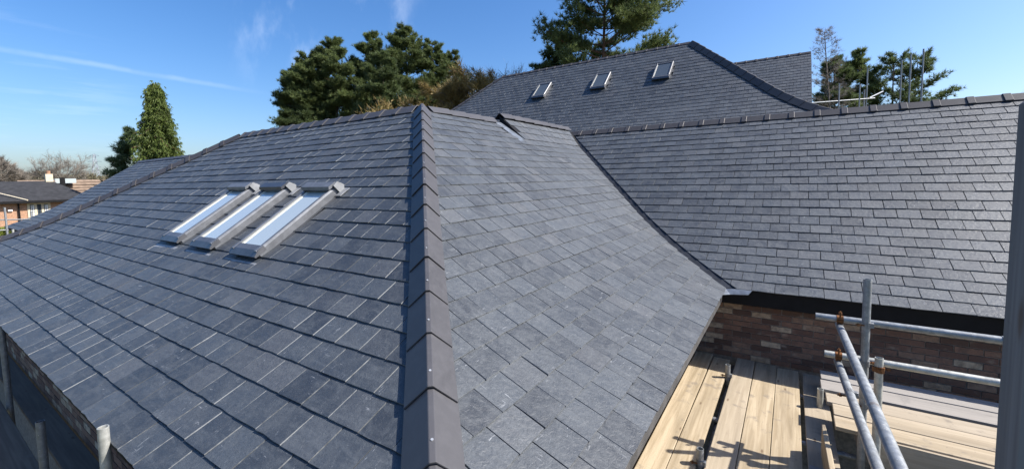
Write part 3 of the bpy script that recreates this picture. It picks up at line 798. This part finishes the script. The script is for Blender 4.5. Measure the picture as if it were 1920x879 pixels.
deck = [(-1.045, -.822, 6.20), (-.815, -.612, 6.12), (-.548, -.334, 6.24), (-.328, -.096, 6.22), (-.089, .142, 6.17), (.182, .405, 6.15)]
for i, (x0, x1, y1) in enumerate(deck):
    board("scaffold_board", (x0, 1.5 + .1 * i, DZ - T_B), (x1, y1, DZ + rng.uniform(-.003, .003)), M['board'],
          f"{ords[i]} pale deck board counted from the slate eave, running to the brick wall", "boards of the scaffold deck", rng.uniform(-.004, .004))
board("scaffold_board", (.335, 5.62, -2.298), (3.9, 5.87, -2.26), M['board_grey'], "grey shaded plank lying against the foot of the brick wall", "planks laid across the deck")
board("scaffold_board", (.325, 5.34, -2.300), (3.9, 5.60, -2.262), M['board_grey'], "grey shaded plank lying just in front of the one at the wall", "planks laid across the deck", -.004)
board("scaffold_board", (.345, 4.93, -2.238), (3.9, 5.155, -2.20), M['board_x'], "sunlit plank at the back of the three laid together", "planks laid across the deck", .003)
board("scaffold_board", (.385, 4.70, -2.239), (3.9, 4.922, -2.202), M['board_x'], "sunlit plank in the middle of the three laid together", "planks laid across the deck", -.003)
board("scaffold_board", (.380, 4.475, -2.240), (3.9, 4.69, -2.205), M['board_x'], "sunlit front plank of the three laid together", "planks laid across the deck", -.002)
board("toe_board", (.62, 4.432, -2.445), (3.9, 4.468, -2.215), M['board_x'], "plank set on edge as a kick board under the three sunlit planks", cat="plank")
for x in (.55, 2.4):
    board("scaffold_board", (x, 4.48, -2.448), (x + .12, 5.14, -2.244), M['board_grey'], "short timber bearer under the sunlit planks, near the standard" if x < 1 else "short timber bearer under the sunlit planks, far from the standard", "bearers under the planks")
    board("scaffold_board", (x, 5.36, -2.448), (x + .12, 5.86, -2.303), M['board_grey'], "short timber bearer under the grey planks, near the standard" if x < 1 else "short timber bearer under the grey planks, far from the standard", "bearers under the planks")
board("scaffold_board", (.70, 3.95, DZ - T_B - .004), (4.0, 4.17, DZ - .004), M['board_grey'], "low grey deck board just in front of the kick board", "low boards in front of the planks")
board("scaffold_board", (.70, 3.68, DZ - T_B - .004), (4.0, 3.91, DZ - .004), M['board_grey'], "low grey deck board farther out from the kick board", "low boards in front of the planks")
board("offcut", (.298, 2.9, -2.43), (.334, 4.44, -2.195), M['board'], "pale offcut standing on edge beside the scaffold poles", rz=.03)
board("scaffold_board", (.176, 1.6, -2.446), (.40, 4.12, -2.408), M['board_grey'], "board end painted shade grey, lying on the deck near the poles")  # board added in grey to stand in for shade on the deck

# upright post close on the right
pl = empty("post", (.34, .98, GROUND)); tag(pl, "dark grey weathered upright post at the right edge, close by", "post")
mb = MB(); tp = at(1908, 189, .74); 
mb.prism([(tp.x, tp.y - .10, GROUND), (tp.x + .10, tp.y - .10, GROUND), (tp.x + .10, tp.y, GROUND), (tp.x, tp.y, GROUND)], (0.006, .02, tp.z - GROUND))
me = mb.mesh("shaft"); fix_normals(me); o = link("shaft", me, M['board_z'], pl); o.modifiers.new("bevel", 'BEVEL').width = .006

# scaffold along the front eave (left foreground, in the shade of the roof)
sl_ = empty("scaffold", (-5.8, .7, GROUND)); tag(sl_, "scaffold tubes rising in the shade below the front eave, lower left", "scaffold")
p = at(193, 800, 2.42); tube_part("standard", (p.x, p.y - .02, GROUND), (p.x, p.y, p.z), sl_, M['galv_white'], .027)
p = at(75, 789, 3.25); tube_part("standard", (p.x, p.y - .02, GROUND), (p.x, p.y, p.z), sl_, M['galv_dark'], .027)
p = at(2, 612, 4.6); tube_part("standard", (p.x, p.y, GROUND), (p.x, p.y, p.z), sl_, M['galv_dark'], .027)
tube_part("ledger", (-13, .60, DZ - .10), (-1, .60, DZ - .10), sl_, M['galv_dark'])
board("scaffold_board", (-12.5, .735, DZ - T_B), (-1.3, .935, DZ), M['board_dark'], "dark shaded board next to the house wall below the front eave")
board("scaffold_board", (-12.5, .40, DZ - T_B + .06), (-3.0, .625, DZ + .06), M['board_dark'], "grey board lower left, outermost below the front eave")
# brick courses of the front wall, seen in the gap below the eave
brick_rows(Vector((-10.2, WA, 0)), X, -Y, 4, 6.9, -2.14)

# scaffold beyond the tall house
sb_ = empty("scaffold", (10, 14, GROUND)); tag(sb_, "thin scaffold poles standing up behind the right-hand ridge", "scaffold")
for i, (x, y, d) in enumerate(((1732, 92, 13.0), (1708.5, 101, 13.6), (1691, 113, 15.5), (1627, 128, 16.5), (1612.5, 158, 16.0), (1621, 168, 17.5), (1574, 157, 16.2))):
    p = at(x, y, d); tube_part("standard", (p.x, p.y, GROUND), p, sb_, M['galv'], .023, seg=10)
a, b = at(1515, 194, 16.4), at(1640, 184.5, 16.4); tube_part("guard_rail", a, b, sb_, M['galv'], .026, seg=10)
a, b = at(1630, 184, 16.4), at(1655, 172, 17.2); tube_part("brace", a, b, sb_, M['galv_dark'], .03, seg=10)

# scaffold at the far left corner
sf = empty("scaffold", (-24, 2.2, GROUND)); tag(sf, "pale scaffold tubes and decking at the far left eave corner", "scaffold")
for x, y, d, m_ in ((8.5, 389, 15.2, 'galv'), (24, 430, 14.6, 'galv_white'), (58, 396, 17.6, 'galv')):
    p = at(x, y, d); tube_part("standard", (p.x, p.y, GROUND), p, sf, M[m_], .03, seg=10)
for y0, y1, d in ((413, 411, 16.0), (433, 431, 15.4)):
    tube_part("guard_rail", at(-60, y0 + 1, d), at(16 if y0 > 420 else 56, y1, d + .6), sf, M['galv_white'], .028, seg=10)
zf = -2.2
for i in range(3):
    board("scaffold_board", (-27.5, 1.35 + .24 * i, zf - .04), (-18.0, 1.58 + .24 * i, zf), M['board_x'], f"{ords[i]} pale board of the small deck at the far left corner", "boards at the far left corner")

# ------------------------------------------------------------------ neighbouring bungalow
nb = empty("house", (-54, 5, GROUND)); tag(nb, "orange brick bungalow with dark hipped roof and stone window at far left", "house")
NX, NE, NR, NY0, NY1 = -50.0, -.90, .66, -9.0, 10.4
MB().box((NX - 9.6, NY0 + .4, GROUND), (NX, NY1 - .5, NE)).build("wall", M['brick_far'], nb)
M['roof_far'] = plain("dark_far_roof", (.035, .035, .037), .8, .2, 0, .25, 3, .3)
M['stone'] = plain("cream_stone", (.60, .52, .38), .85, .2, 0, .1, 5, .1)
mb = MB(); e = .45
V = [(NX + e, NY0, NE - .02), (NX + e, NY1, NE - .02), (NX - 9.6 - e, NY1, NE - .02), (NX - 9.6 - e, NY0, NE - .02), (NX - 4.8, NY0 + 2, NR), (NX - 4.8, NY1 - 1.6, NR)]
mb.add(V, [(0, 1, 5, 4), (1, 2, 5), (2, 3, 4, 5), (3, 0, 4), (0, 3, 2, 1)]); me = mb.mesh("roof"); fix_normals(me); nroof = link("roof", me, M['roof_far'], nb)
MB().box((NX + e - .02, NY0, NE - .20), (NX + e + .08, NY1, NE - .03)).build("gutter", M['black'], nb)
ch = MB().box((NX - 5.1, 8.40, NR - .3), (NX - 4.6, 8.85, NR + .62)).build("chimney", M['stone'], nroof); MB().tube([(NX - 4.85, 8.63, NR + .62), (NX - 4.85, 8.63, NR + .9)], .13, 10).build("chimney_pot", M['brick_far'], ch)
MB().box((NX - 5.0, 9.3, NR - .5), (NX - 4.7, 9.6, NR + .30)).build("flue", M['black'], nroof)
# a bay in front: lower hip with a pale lead line
mb = MB(); mb.add([(NX + .5, NY0 + 6.0, NE - .0), (NX + .5, 6.6, NE + .0), (NX - 2.4, 4.4, NR - .62), (NX - 2.4, NY0 + 8, NR - .62)], [(0, 1, 2, 3)])
for y0 in (6.55,):
    mb2 = MB().tube([(NX + .46, y0, NE + .03), (NX - 2.3, 4.45, NR - .52)], .05, 6); mb2.build("hip_roll", M['stone'], nroof)
w0, w1, zt, zb_ = 6.62, 7.74, -1.22, -2.42
wf = MB()
for y in np.linspace(w0, w1, 4): wf.box((NX - .05, y - .07, zb_ - .1), (NX + .05, y + .07, zt + .1))
for i in range(3):
    ya, yb = w0 + (w1 - w0) / 3 * i + .07, w0 + (w1 - w0) / 3 * (i + 1) - .07
    wf.box((NX - .05, ya, zt), (NX + .048, yb, zt + .1)); wf.box((NX - .05, ya, zb_ - .1), (NX + .07, yb, zb_))
win = wf.build("window", M['stone'], nb)
for i in range(3):
    ya, yb = w0 + (w1 - w0) / 3 * i + .07, w0 + (w1 - w0) / 3 * (i + 1) - .07
    MB().box((NX + .004, ya, zb_), (NX + .012, yb, zt)).build("pane", M['glass_dark'], win)
    if i != 1: MB().box((NX + .014, ya + .05, zb_ + .1), (NX + .018, ya + .22, zt - .05)).build("curtain", M['white'], win)
    lb = MB(); ym = (ya + yb) / 2; lb.box((NX + .02, ym - .012, zb_), (NX + .03, ym + .012, zt)); lb.box((NX + .021, ya, (zt + zb_) / 2 - .012), (NX + .031, yb, (zt + zb_) / 2 + .012)); lb.build("glazing_bar", M['black'], win)
MB().tube([(NX + .12, 6.1, NE - .15), (NX + .12, 6.1, GROUND)], .05, 8).build("downpipe", M['black'], nb)
MB().box((NX, 5.55, -1.68), (NX + .12, 5.78, -1.55)).build("wall_lamp", M['white'], nb)

nb2 = empty("house", (-70, 15, GROUND)); tag(nb2, "brown tiled roof of a house beyond the bungalow", "house")
M['roof_brown'] = plain("brown_roof_tile", (.20, .145, .105), .9, .15, 0, .3, 2, .4)
MB().box((-78, 9.5, GROUND), (-68.0, 22, -1.9)).build("wall", M['brick_far'], nb2)
r_ = MB()
for i in range(9):
    a, b = i / 9, (i + 1) / 9
    r_.add([(-67.5 - 5.5 * a, 9, -2.0 + 3.0 * a + .06), (-67.5 - 5.5 * a, 22.5, -2.0 + 3.0 * a + .06), (-67.5 - 5.5 * b, 22.5, -2.0 + 3.0 * b), (-67.5 - 5.5 * b, 9, -2.0 + 3.0 * b)], [(0, 1, 2, 3)])
r_.add([(-73, 9, 1.0), (-73, 22.5, 1.0), (-78.5, 22.5, -2), (-78.5, 9, -2)], [(0, 1, 2, 3)])
ro2 = r_.build("roof", M['roof_brown'], nb2)
MB().box((-72.0, 11.6, .6), (-70.6, 13.3, 1.12)).build("roof_light", M['glass'], ro2)
c2 = MB().box((-72.6, 17.4, .6), (-71.9, 18.1, 1.55)).build("chimney", M['white'], ro2); MB().tube([(-72.25, 17.75, 1.55), (-72.25, 17.75, 1.95)], .16, 10).build("chimney_pot", M['brick_far'], c2)

# ------------------------------------------------------------------ trees
M['bark_pine'] = bark_mat("pine_bark", (.055, .045, .035), (.13, .095, .07)); M['bark_grey'] = bark_mat("grey_bark", (.12, .10, .085), (.21, .18, .15))
M['bark_red'] = bark_mat("red_bark", (.10, .06, .04), (.24, .14, .09))
M['pine'] = leaf_mat("pine_needles", (.052, .080, .026), (.150, .182, .066), .4); M['pine_dark'] = leaf_mat("dark_pine_needles", (.040, .064, .025), (.115, .145, .054), .4)
M['cypress'] = leaf_mat("cypress_sprays", (.045, .075, .016), (.12, .155, .035), .3); M['fir'] = leaf_mat("fir_needles", (.04, .075, .035), (.11, .15, .07), .35)
M['willow'] = leaf_mat("golden_twigs", (.13, .095, .030), (.27, .20, .075), .2); M['twig'] = leaf_mat("brown_twigs", (.13, .11, .09), (.24, .21, .175), .15)
M['hedge'] = leaf_mat("hedge_leaves", (.10, .13, .02), (.22, .25, .05), .3); M['wood'] = leaf_mat("woodland_twigs", (.085, .075, .042), (.16, .14, .085), .15)

def unit(v): return v / np.maximum(1e-9, np.linalg.norm(v, axis=-1, keepdims=True))
def blades(P, D, length, width, nb, spread, g, flat=0.0):
    """nb narrow triangles from every point of P about the directions D"""
    n = len(P); P = np.repeat(P, nb, 0); D = np.repeat(D, nb, 0)
    d = unit(D + g.normal(0, spread, D.shape)); L = length * g.uniform(.6, 1.25, (len(P), 1))
    side = unit(np.cross(d, g.normal(0, 1, d.shape))); w = width * g.uniform(.7, 1.3, (len(P), 1))
    V = np.stack([P - side * w, P + side * w, P + d * L], 1)
    return V.reshape(-1, 3), np.arange(len(P) * 3).reshape(-1, 3)

def pine(name, base, h, crown0, rad, label, seed, mat='pine', bark='bark_pine', group=None, dens=1.0, whorl=.75, lean=(0, 0), top_round=.55, tuft=.42, droop=.0, blade_w=.05, gaps=.0, upsweep=.35, tr=.011):
    g = np.random.default_rng(seed); base = np.array(base, float)
    o = empty(name, base); tag(o, label, "tree", group)
    def trunk(t): return base + np.array([lean[0] * t ** 1.5 + .25 * math.sin(3 * t + seed), lean[1] * t ** 1.5 + .2 * math.cos(2.5 * t + seed), h * t])
    tb = MB(); ts = np.linspace(0, .97, 12); tb.tube([trunk(t) for t in ts], [max(.03, h * tr * (1 - .86 * t)) for t in ts], 9, cap=False)
    P = []; D = []
    z = crown0
    while z < h * .985:
        t = z / h; rel = (z - crown0) / max(.1, h - crown0)
        prof = min(1.0, (1 - rel) ** top_round * 1.05) * (.55 + .45 * min(1, rel / .22))
        nbr = g.integers(4, 7)
        for b in range(nbr):
            if g.random() < gaps: continue
            az = g.uniform(0, 2 * math.pi); L = rad * prof * g.uniform(.55, 1.12) + .25
            el = upsweep * (.25 + rel * 1.3) + g.normal(0, .10) - droop * (1 - rel)
            s = np.linspace(0, 1, 5); out = np.array([math.cos(az), math.sin(az), 0])
            p0 = trunk(t); kink = g.normal(0, .06 * L, (5, 3)); kink[0] = 0
            pts = p0 + out * (s[:, None] * L * math.cos(el)) + np.array([0, 0, 1]) * (s[:, None] * L * math.sin(el) + .22 * L * (s[:, None] ** 2)) + kink * s[:, None]
            r0 = max(.012, L * .013); limb = [Vector(p) for p in pts]; tb.tube(limb, [r0 * (1 - .75 * q) for q in s], 4, cap=False)
            # side shoots carry the tufts
            m = int(max(8, 30 * L * dens)); ss = g.uniform(.30, 1.0, m) ** .8
            idx = np.minimum(3, (ss * 4).astype(int)); fr = (ss * 4 - idx)[:, None]
            c = pts[idx] * (1 - fr) + pts[idx + 1] * fr
            perp = np.array([-math.sin(az), math.cos(az), 0]); wlat = L * .30 * (1.05 - .45 * ss)
            lat = g.normal(0, .62, m) * wlat
            q = c + perp * lat[:, None] + np.array([0, 0, 1]) * (np.abs(g.normal(0, .16, m)) * L * .42 - .04 * L + .10 * np.abs(lat))[:, None] + out * g.normal(0, .08 * L, m)[:, None]
            P.append(q); dd = np.tile(out * .45 + np.array([0, 0, .8]), (m, 1)) + perp * (np.sign(lat) * .35)[:, None]; D.append(dd)
        z += whorl * g.uniform(.7, 1.25) * (1 - .35 * rel)
    P = np.concatenate(P); D = unit(np.concatenate(D))
    V, T = blades(P, D, tuft, blade_w * .5, 16, .62, g)
    link("trunk", tb.mesh("trunk", True), M[bark], o); link("crown", np_mesh("crown", V, T), M[mat], o)
    return o

def gpos(x, depth):                                     # a tree's foot on the ground along a bearing
    d = ray(x, 340); p = d * depth; return Vector((p.x, p.y, GROUND))
def top_h(x, y, depth): return (ray(x, y) * depth).z - GROUND

clump = [  # bearing, top row, depth, crown base share, radius, label
    (563, 122, 45, .30, 3.7, "leftmost pine of the clump, with long low branches reaching left"),
    (580, 112, 50, .40, 3.0, "slender pine just right of the leftmost in the clump"),
    (605, 92, 46, .40, 3.9, "second tall pine from the left in the clump"),
    (622, 98, 52, .40, 3.2, "pine half hidden between the second and third tall ones"),
    (648, 70, 46, .40, 4.0, "third tall pine from the left in the clump"),
    (703, 58, 47, .40, 4.0, "fourth tall pine from the left, before the highest"),
    (728, 92, 41, .36, 3.2, "shorter pine standing in front of the highest one"),
    (762, 49, 48, .42, 4.4, "highest pine of the clump, right of its middle"),
    (818, 70, 49, .40, 3.9, "pine to the right of the highest, above the golden tree"),
    (862, 88, 50, .38, 3.4, "rightmost pine of the clump, nearest the tall house")]
for i, (x, y, d, cb, rd, lab) in enumerate(clump):
    h = top_h(x, y, d) * .955; pine("pine_tree", gpos(x, d), h, h * (cb + (.10 if i < 5 else .04)), rd * rng.uniform(.86, 1.04), lab, 30 + i, 'pine' if i % 3 else 'pine_dark', group="pines in the clump behind the roof",
         dens=1.75, whorl=.8, gaps=.12, top_round=.62, tuft=.36, lean=(rng.uniform(-.6, .6), rng.uniform(-.6, .6)), droop=.25 if i == 0 else .05, blade_w=.046)
h = 24.0
pine("pine_tree", gpos(1131, 36), h, 10.6, 5.6, "big spreading pine behind the tall house, its top out of the picture", 61, 'pine', 'bark_red', dens=1.25, whorl=.72, top_round=.42, gaps=.28, tuft=.42, upsweep=.25, blade_w=.05)
pine("pine_tree", gpos(1040, 41), top_h(1040, 96, 41), 10.5, 2.6, "small pine top peeping over the slate ridge left of the big pine", 62, 'pine_dark', dens=1.1, top_round=.5)
pine("pine_tree", gpos(1555, 40), top_h(1555, 120, 40), 5.5, 2.3, "dense green pine right of the gable, left of the leafless larch", 63, 'pine_dark', dens=1.3)
pine("pine_tree", gpos(1608, 43), top_h(1608, 104, 43), 6.0, 2.5, "compact pine right of the larch, behind the scaffold poles", 64, 'pine', gaps=.15, dens=1.0)
pine("pine_tree", gpos(1672, 41), top_h(1672, 104, 41), 5.5, 2.9, "flat-topped pine behind the two shorter scaffold poles", 65, 'pine_dark', dens=.6, gaps=.35, upsweep=.5, whorl=1.1)
pine("pine_tree", gpos(1712, 42), top_h(1712, 112, 42), 5.0, 4.0, "open pine at the right with branches swept to the right", 66, 'pine_dark', dens=.5, gaps=.4, upsweep=.42, whorl=1.15)

def bare_tree(name, base, h, spread, label, seed, bark='bark_grey', group=None, depth=6, twig_mat='twig', twigs=6000, lead=.0, upright=.3, first=.28, tl=.5, tw=.012, cat="tree"):
    g = random.Random(seed); gn = np.random.default_rng(seed); base = Vector(base)
    o = empty(name, base); tag(o, label, cat, group); tb = MB(); tips = []; dirs = []
    def grow(p, d, L, r, lev):
        n = 4; pts = [p]; q = p.copy(); dd = d.copy()
        for i in range(n):
            dd = (dd + Vector((g.gauss(0, .13), g.gauss(0, .13), g.gauss(0, .08) + .04 * upright))).normalized(); q = q + dd * L / n; pts.append(q.copy())
        tb.tube(pts, [r * (1 - .4 * i / n) for i in range(n + 1)], 6 if lev < 2 else 4 if lev < 4 else 3, cap=False)
        if lev >= 3: tips.extend([tuple(x) for x in pts[1:]]); dirs.extend([tuple(dd)] * n)
        if lev >= depth: return
        k = g.choice((2, 3, 3)) if lev < depth - 1 else 3
        for i in range(k):
            ax = dd.orthogonal(); ax.rotate(Matrix.Rotation(g.uniform(0, 6.283), 3, dd)); a = g.uniform(.30, .75) * spread
            nd = (dd * math.cos(a) + ax * math.sin(a) + Vector((0, 0, upright * .3))).normalized()
            s = pts[g.choice((2, 3, 4))] if i else pts[-1]
            grow(s, nd, L * g.uniform(.66, .88), r * (.62 if i else .7), lev + 1)
    grow(base, Vector((0, 0, 1)), h * first, h * .018, 0)
    k_ = h * .96 / max(v[2] - base.z for v in tb.v)         # bring the grown tree to its real height
    sc_ = lambda v: (base.x + (v[0] - base.x) * k_, base.y + (v[1] - base.y) * k_, base.z + (v[2] - base.z) * k_)
    tb.v = [sc_(v) for v in tb.v]; tips = [sc_(v) for v in tips]
    link("trunk", tb.mesh("trunk", True), M[bark], o)
    if twigs:
        ti = gn.integers(0, len(tips), twigs); P = np.array(tips)[ti] + gn.normal(0, .12, (twigs, 3)); D = unit(np.array(dirs)[ti] + gn.normal(0, .45, (twigs, 3)) + np.array([0, 0, upright]))
        V, T = blades(P, D, tl, tw, 2, .35, gn); link("crown", np_mesh("crown", V, T), M[twig_mat], o)
    return o
bare_tree("bare_tree", gpos(66, 66), top_h(66, 276, 66), .8, "leafless grey tree above the bungalow roof", 71, twigs=3500, tl=.7, tw=.012)
bare_tree("bare_tree", gpos(14, 70), top_h(14, 290, 70), .95, "brownish leafless tree at the far left edge", 72, twigs=14000, tl=.8, tw=.022)
bare_tree("bare_tree", gpos(1925, 60), top_h(1925, 148, 60), .9, "leafless tree top at the far right edge", 73, twigs=2500, tl=.7, tw=.012)
bare_tree("bare_tree", gpos(912, 40), top_h(912, 118, 40), .75, "pale leafless tree between the golden tree and the tall house", 74, twigs=5000, tl=.7, tw=.013, upright=.5)
bare_tree("golden_tree", gpos(845, 37), top_h(845, 122, 37), 1.2, "bushy golden-brown tree in bud at the clump's foot", 75, twig_mat='willow', twigs=40000, tl=.55, tw=.022, upright=.2)
bare_tree("golden_tree", gpos(775, 40), top_h(775, 172, 40), 1.05, "low golden-brown shrubby tree below the pine trunks", 76, twig_mat='willow', twigs=9000, tl=.5, tw=.028, upright=.3)
pine("larch_tree", gpos(1560, 38), top_h(1556, 54, 38), 6.5, 2.3, "tall leafless larch with a crooked top right of the gable", 77, 'twig', 'bark_grey', dens=.22, whorl=.55, tuft=.35, blade_w=.010, gaps=.25, upsweep=.30, top_round=.6, lean=(-.7, 0), tr=.009)

def cypress(name, base, h, rad, label, seed):
    g = np.random.default_rng(seed); base = np.array(base, float); o = empty(name, base); tag(o, label, "tree")
    tb = MB(); tb.tube([base + np.array([0, 0, t * h]) for t in np.linspace(0, .98, 8)], [.34 * (1 - .9 * t) for t in np.linspace(0, 1, 8)], 8, cap=False)
    P = []; D = []
    for i in range(430):
        t = g.uniform(.02, 1) ** .9; z = h * t; R = rad * (1 - t) ** .55 * (.78 + .22 * math.sin(13 * t + seed)) * g.uniform(.75, 1.1) + .25
        az = g.uniform(0, 6.283); out = np.array([math.cos(az), math.sin(az), 0]); rr = R * g.uniform(.55, 1.18)
        p0 = base + np.array([0, 0, z + .25]); tip = base + out * rr + np.array([0, 0, z])
        tb.tube([Vector(p0), Vector((p0 + tip) / 2 + np.array([0, 0, .25])), Vector(tip)], [.035, .025, .01], 4, cap=False)
        m = 42; s = g.uniform(.45, 1.05, m)[:, None]; c = p0 * (1 - s) + tip * s + np.array([0, 0, .3]) * (s * (1 - s) * 4)
        L = .95; dz = g.uniform(0, 1, m) ** 1.3 * L * (.5 + .5 * s[:, 0])
        P.append(c + g.normal(0, .16, (m, 3)) - np.array([0, 0, 1]) * dz[:, None]); D.append(np.tile(out * .35 + np.array([0, 0, -1.0]), (m, 1)))
    P = np.concatenate(P); V, T = blades(P, unit(np.concatenate(D)), .27, .030, 6, .38, g)
    link("trunk", tb.mesh("trunk", True), M['bark_red'], o); link("crown", np_mesh("crown", V, T), M['cypress'], o)
d = 36; cypress("cypress_tree", gpos(303, d), top_h(300, 168, d), 2.35, "tall yellow-green weeping cypress standing alone at the left", 81)
pine("fir_tree", gpos(256, 38), top_h(258, 244, 38), .8, 3.0, "dark green fir leaning out beside the weeping cypress", 82, 'fir', 'bark_grey', dens=1.0, whorl=.5, top_round=.95, upsweep=.42, tuft=.36, blade_w=.035, gaps=.15)

# hedge by the bungalow
g_ = np.random.default_rng(90); n = 9000
P = np.stack([g_.uniform(-42.5, -40.8, n), g_.uniform(-2, 6.6, n), GROUND + 1.6 * g_.uniform(0, 1, n) ** .5 + .25 * np.sin(g_.uniform(0, 60, n))], 1)
V, T = blades(P, unit(np.tile(np.array([.3, 0, .9]), (n, 1))), .22, .055, 3, .8, g_)
hd = link("hedge", np_mesh("hedge", V, T), M['hedge']); tag(hd, "bright yellow-green hedge in front of the bungalow wall", "hedge")

# far woodland along the horizon
P = []; D = []; g_ = np.random.default_rng(91)
for x in np.linspace(-160, 300, 170):
    dpt = g_.uniform(105, 165); b = gpos(x, dpt); hh = g_.uniform(.75, 1.12) * (6.4 + 1.8 * math.sin(x * .021) + .012 * max(0, x - 110) * 2)
    m = 300; a = g_.uniform(0, 6.283, m); rr = g_.uniform(0, 1, m) ** .5 * 3.2; zz = g_.uniform(.05, 1, m)
    P.append(np.stack([b.x + rr * np.cos(a) * (1.1 - .7 * zz), b.y + rr * np.sin(a) * (1.1 - .7 * zz), GROUND + hh * zz], 1)); D.append(np.stack([np.cos(a) * .4, np.sin(a) * .4, np.ones(m)], 1))
P = np.concatenate(P); V, T = blades(P, unit(np.concatenate(D)), 1.1, .13, 3, .5, g_)
wd = link("woodland", np_mesh("woodland", V, T), M['wood']); tag(wd, "far brown and olive woodland along the left horizon", "woodland", kind='stuff')

# electricity pylon
pp = gpos(181, 300); py = empty("pylon", pp); tag(py, "distant lattice electricity pylon on the left horizon", "pylon")
M['steel_far'] = plain("pylon_steel", (.33, .36, .40), .6, .3, .3, .1, 1, 0)
H = (ray(181, 289) * 300).z - GROUND; mb = MB()
def leg(sx, sy, t): w = 2.6 * (1 - t) ** 1.2 + .45; return Vector((pp.x + sx * w, pp.y + sy * w, GROUND + H * t))
for sx, sy in ((-1, -1), (1, -1), (1, 1), (-1, 1)): mb.tube([leg(sx, sy, t) for t in np.linspace(0, 1, 6)], .13, 4)
lv = np.linspace(0, 1, 9)
for i in range(8):
    for (a, b) in (((-1, -1), (1, -1)), ((1, -1), (1, 1)), ((1, 1), (-1, 1)), ((-1, 1), (-1, -1))):
        mb.tube([leg(*a, lv[i]), leg(*b, lv[i + 1])], .08, 3); mb.tube([leg(*b, lv[i]), leg(*a, lv[i + 1])], .08, 3)
mb.build("tower", M['steel_far'], py)
for t, L in ((.66, 4.2), (.80, 5.0), (.94, 3.6)):
    ab = MB()
    for s in (-1, 1):
        tip = Vector((pp.x + s * L * .83, pp.y + s * L * .55, GROUND + H * t + .2))
        for zz in (0, .06): ab.tube([Vector((pp.x, pp.y, GROUND + H * (t + zz))), tip], .09, 4)
    ab.build("cross_arm", M['steel_far'], py)
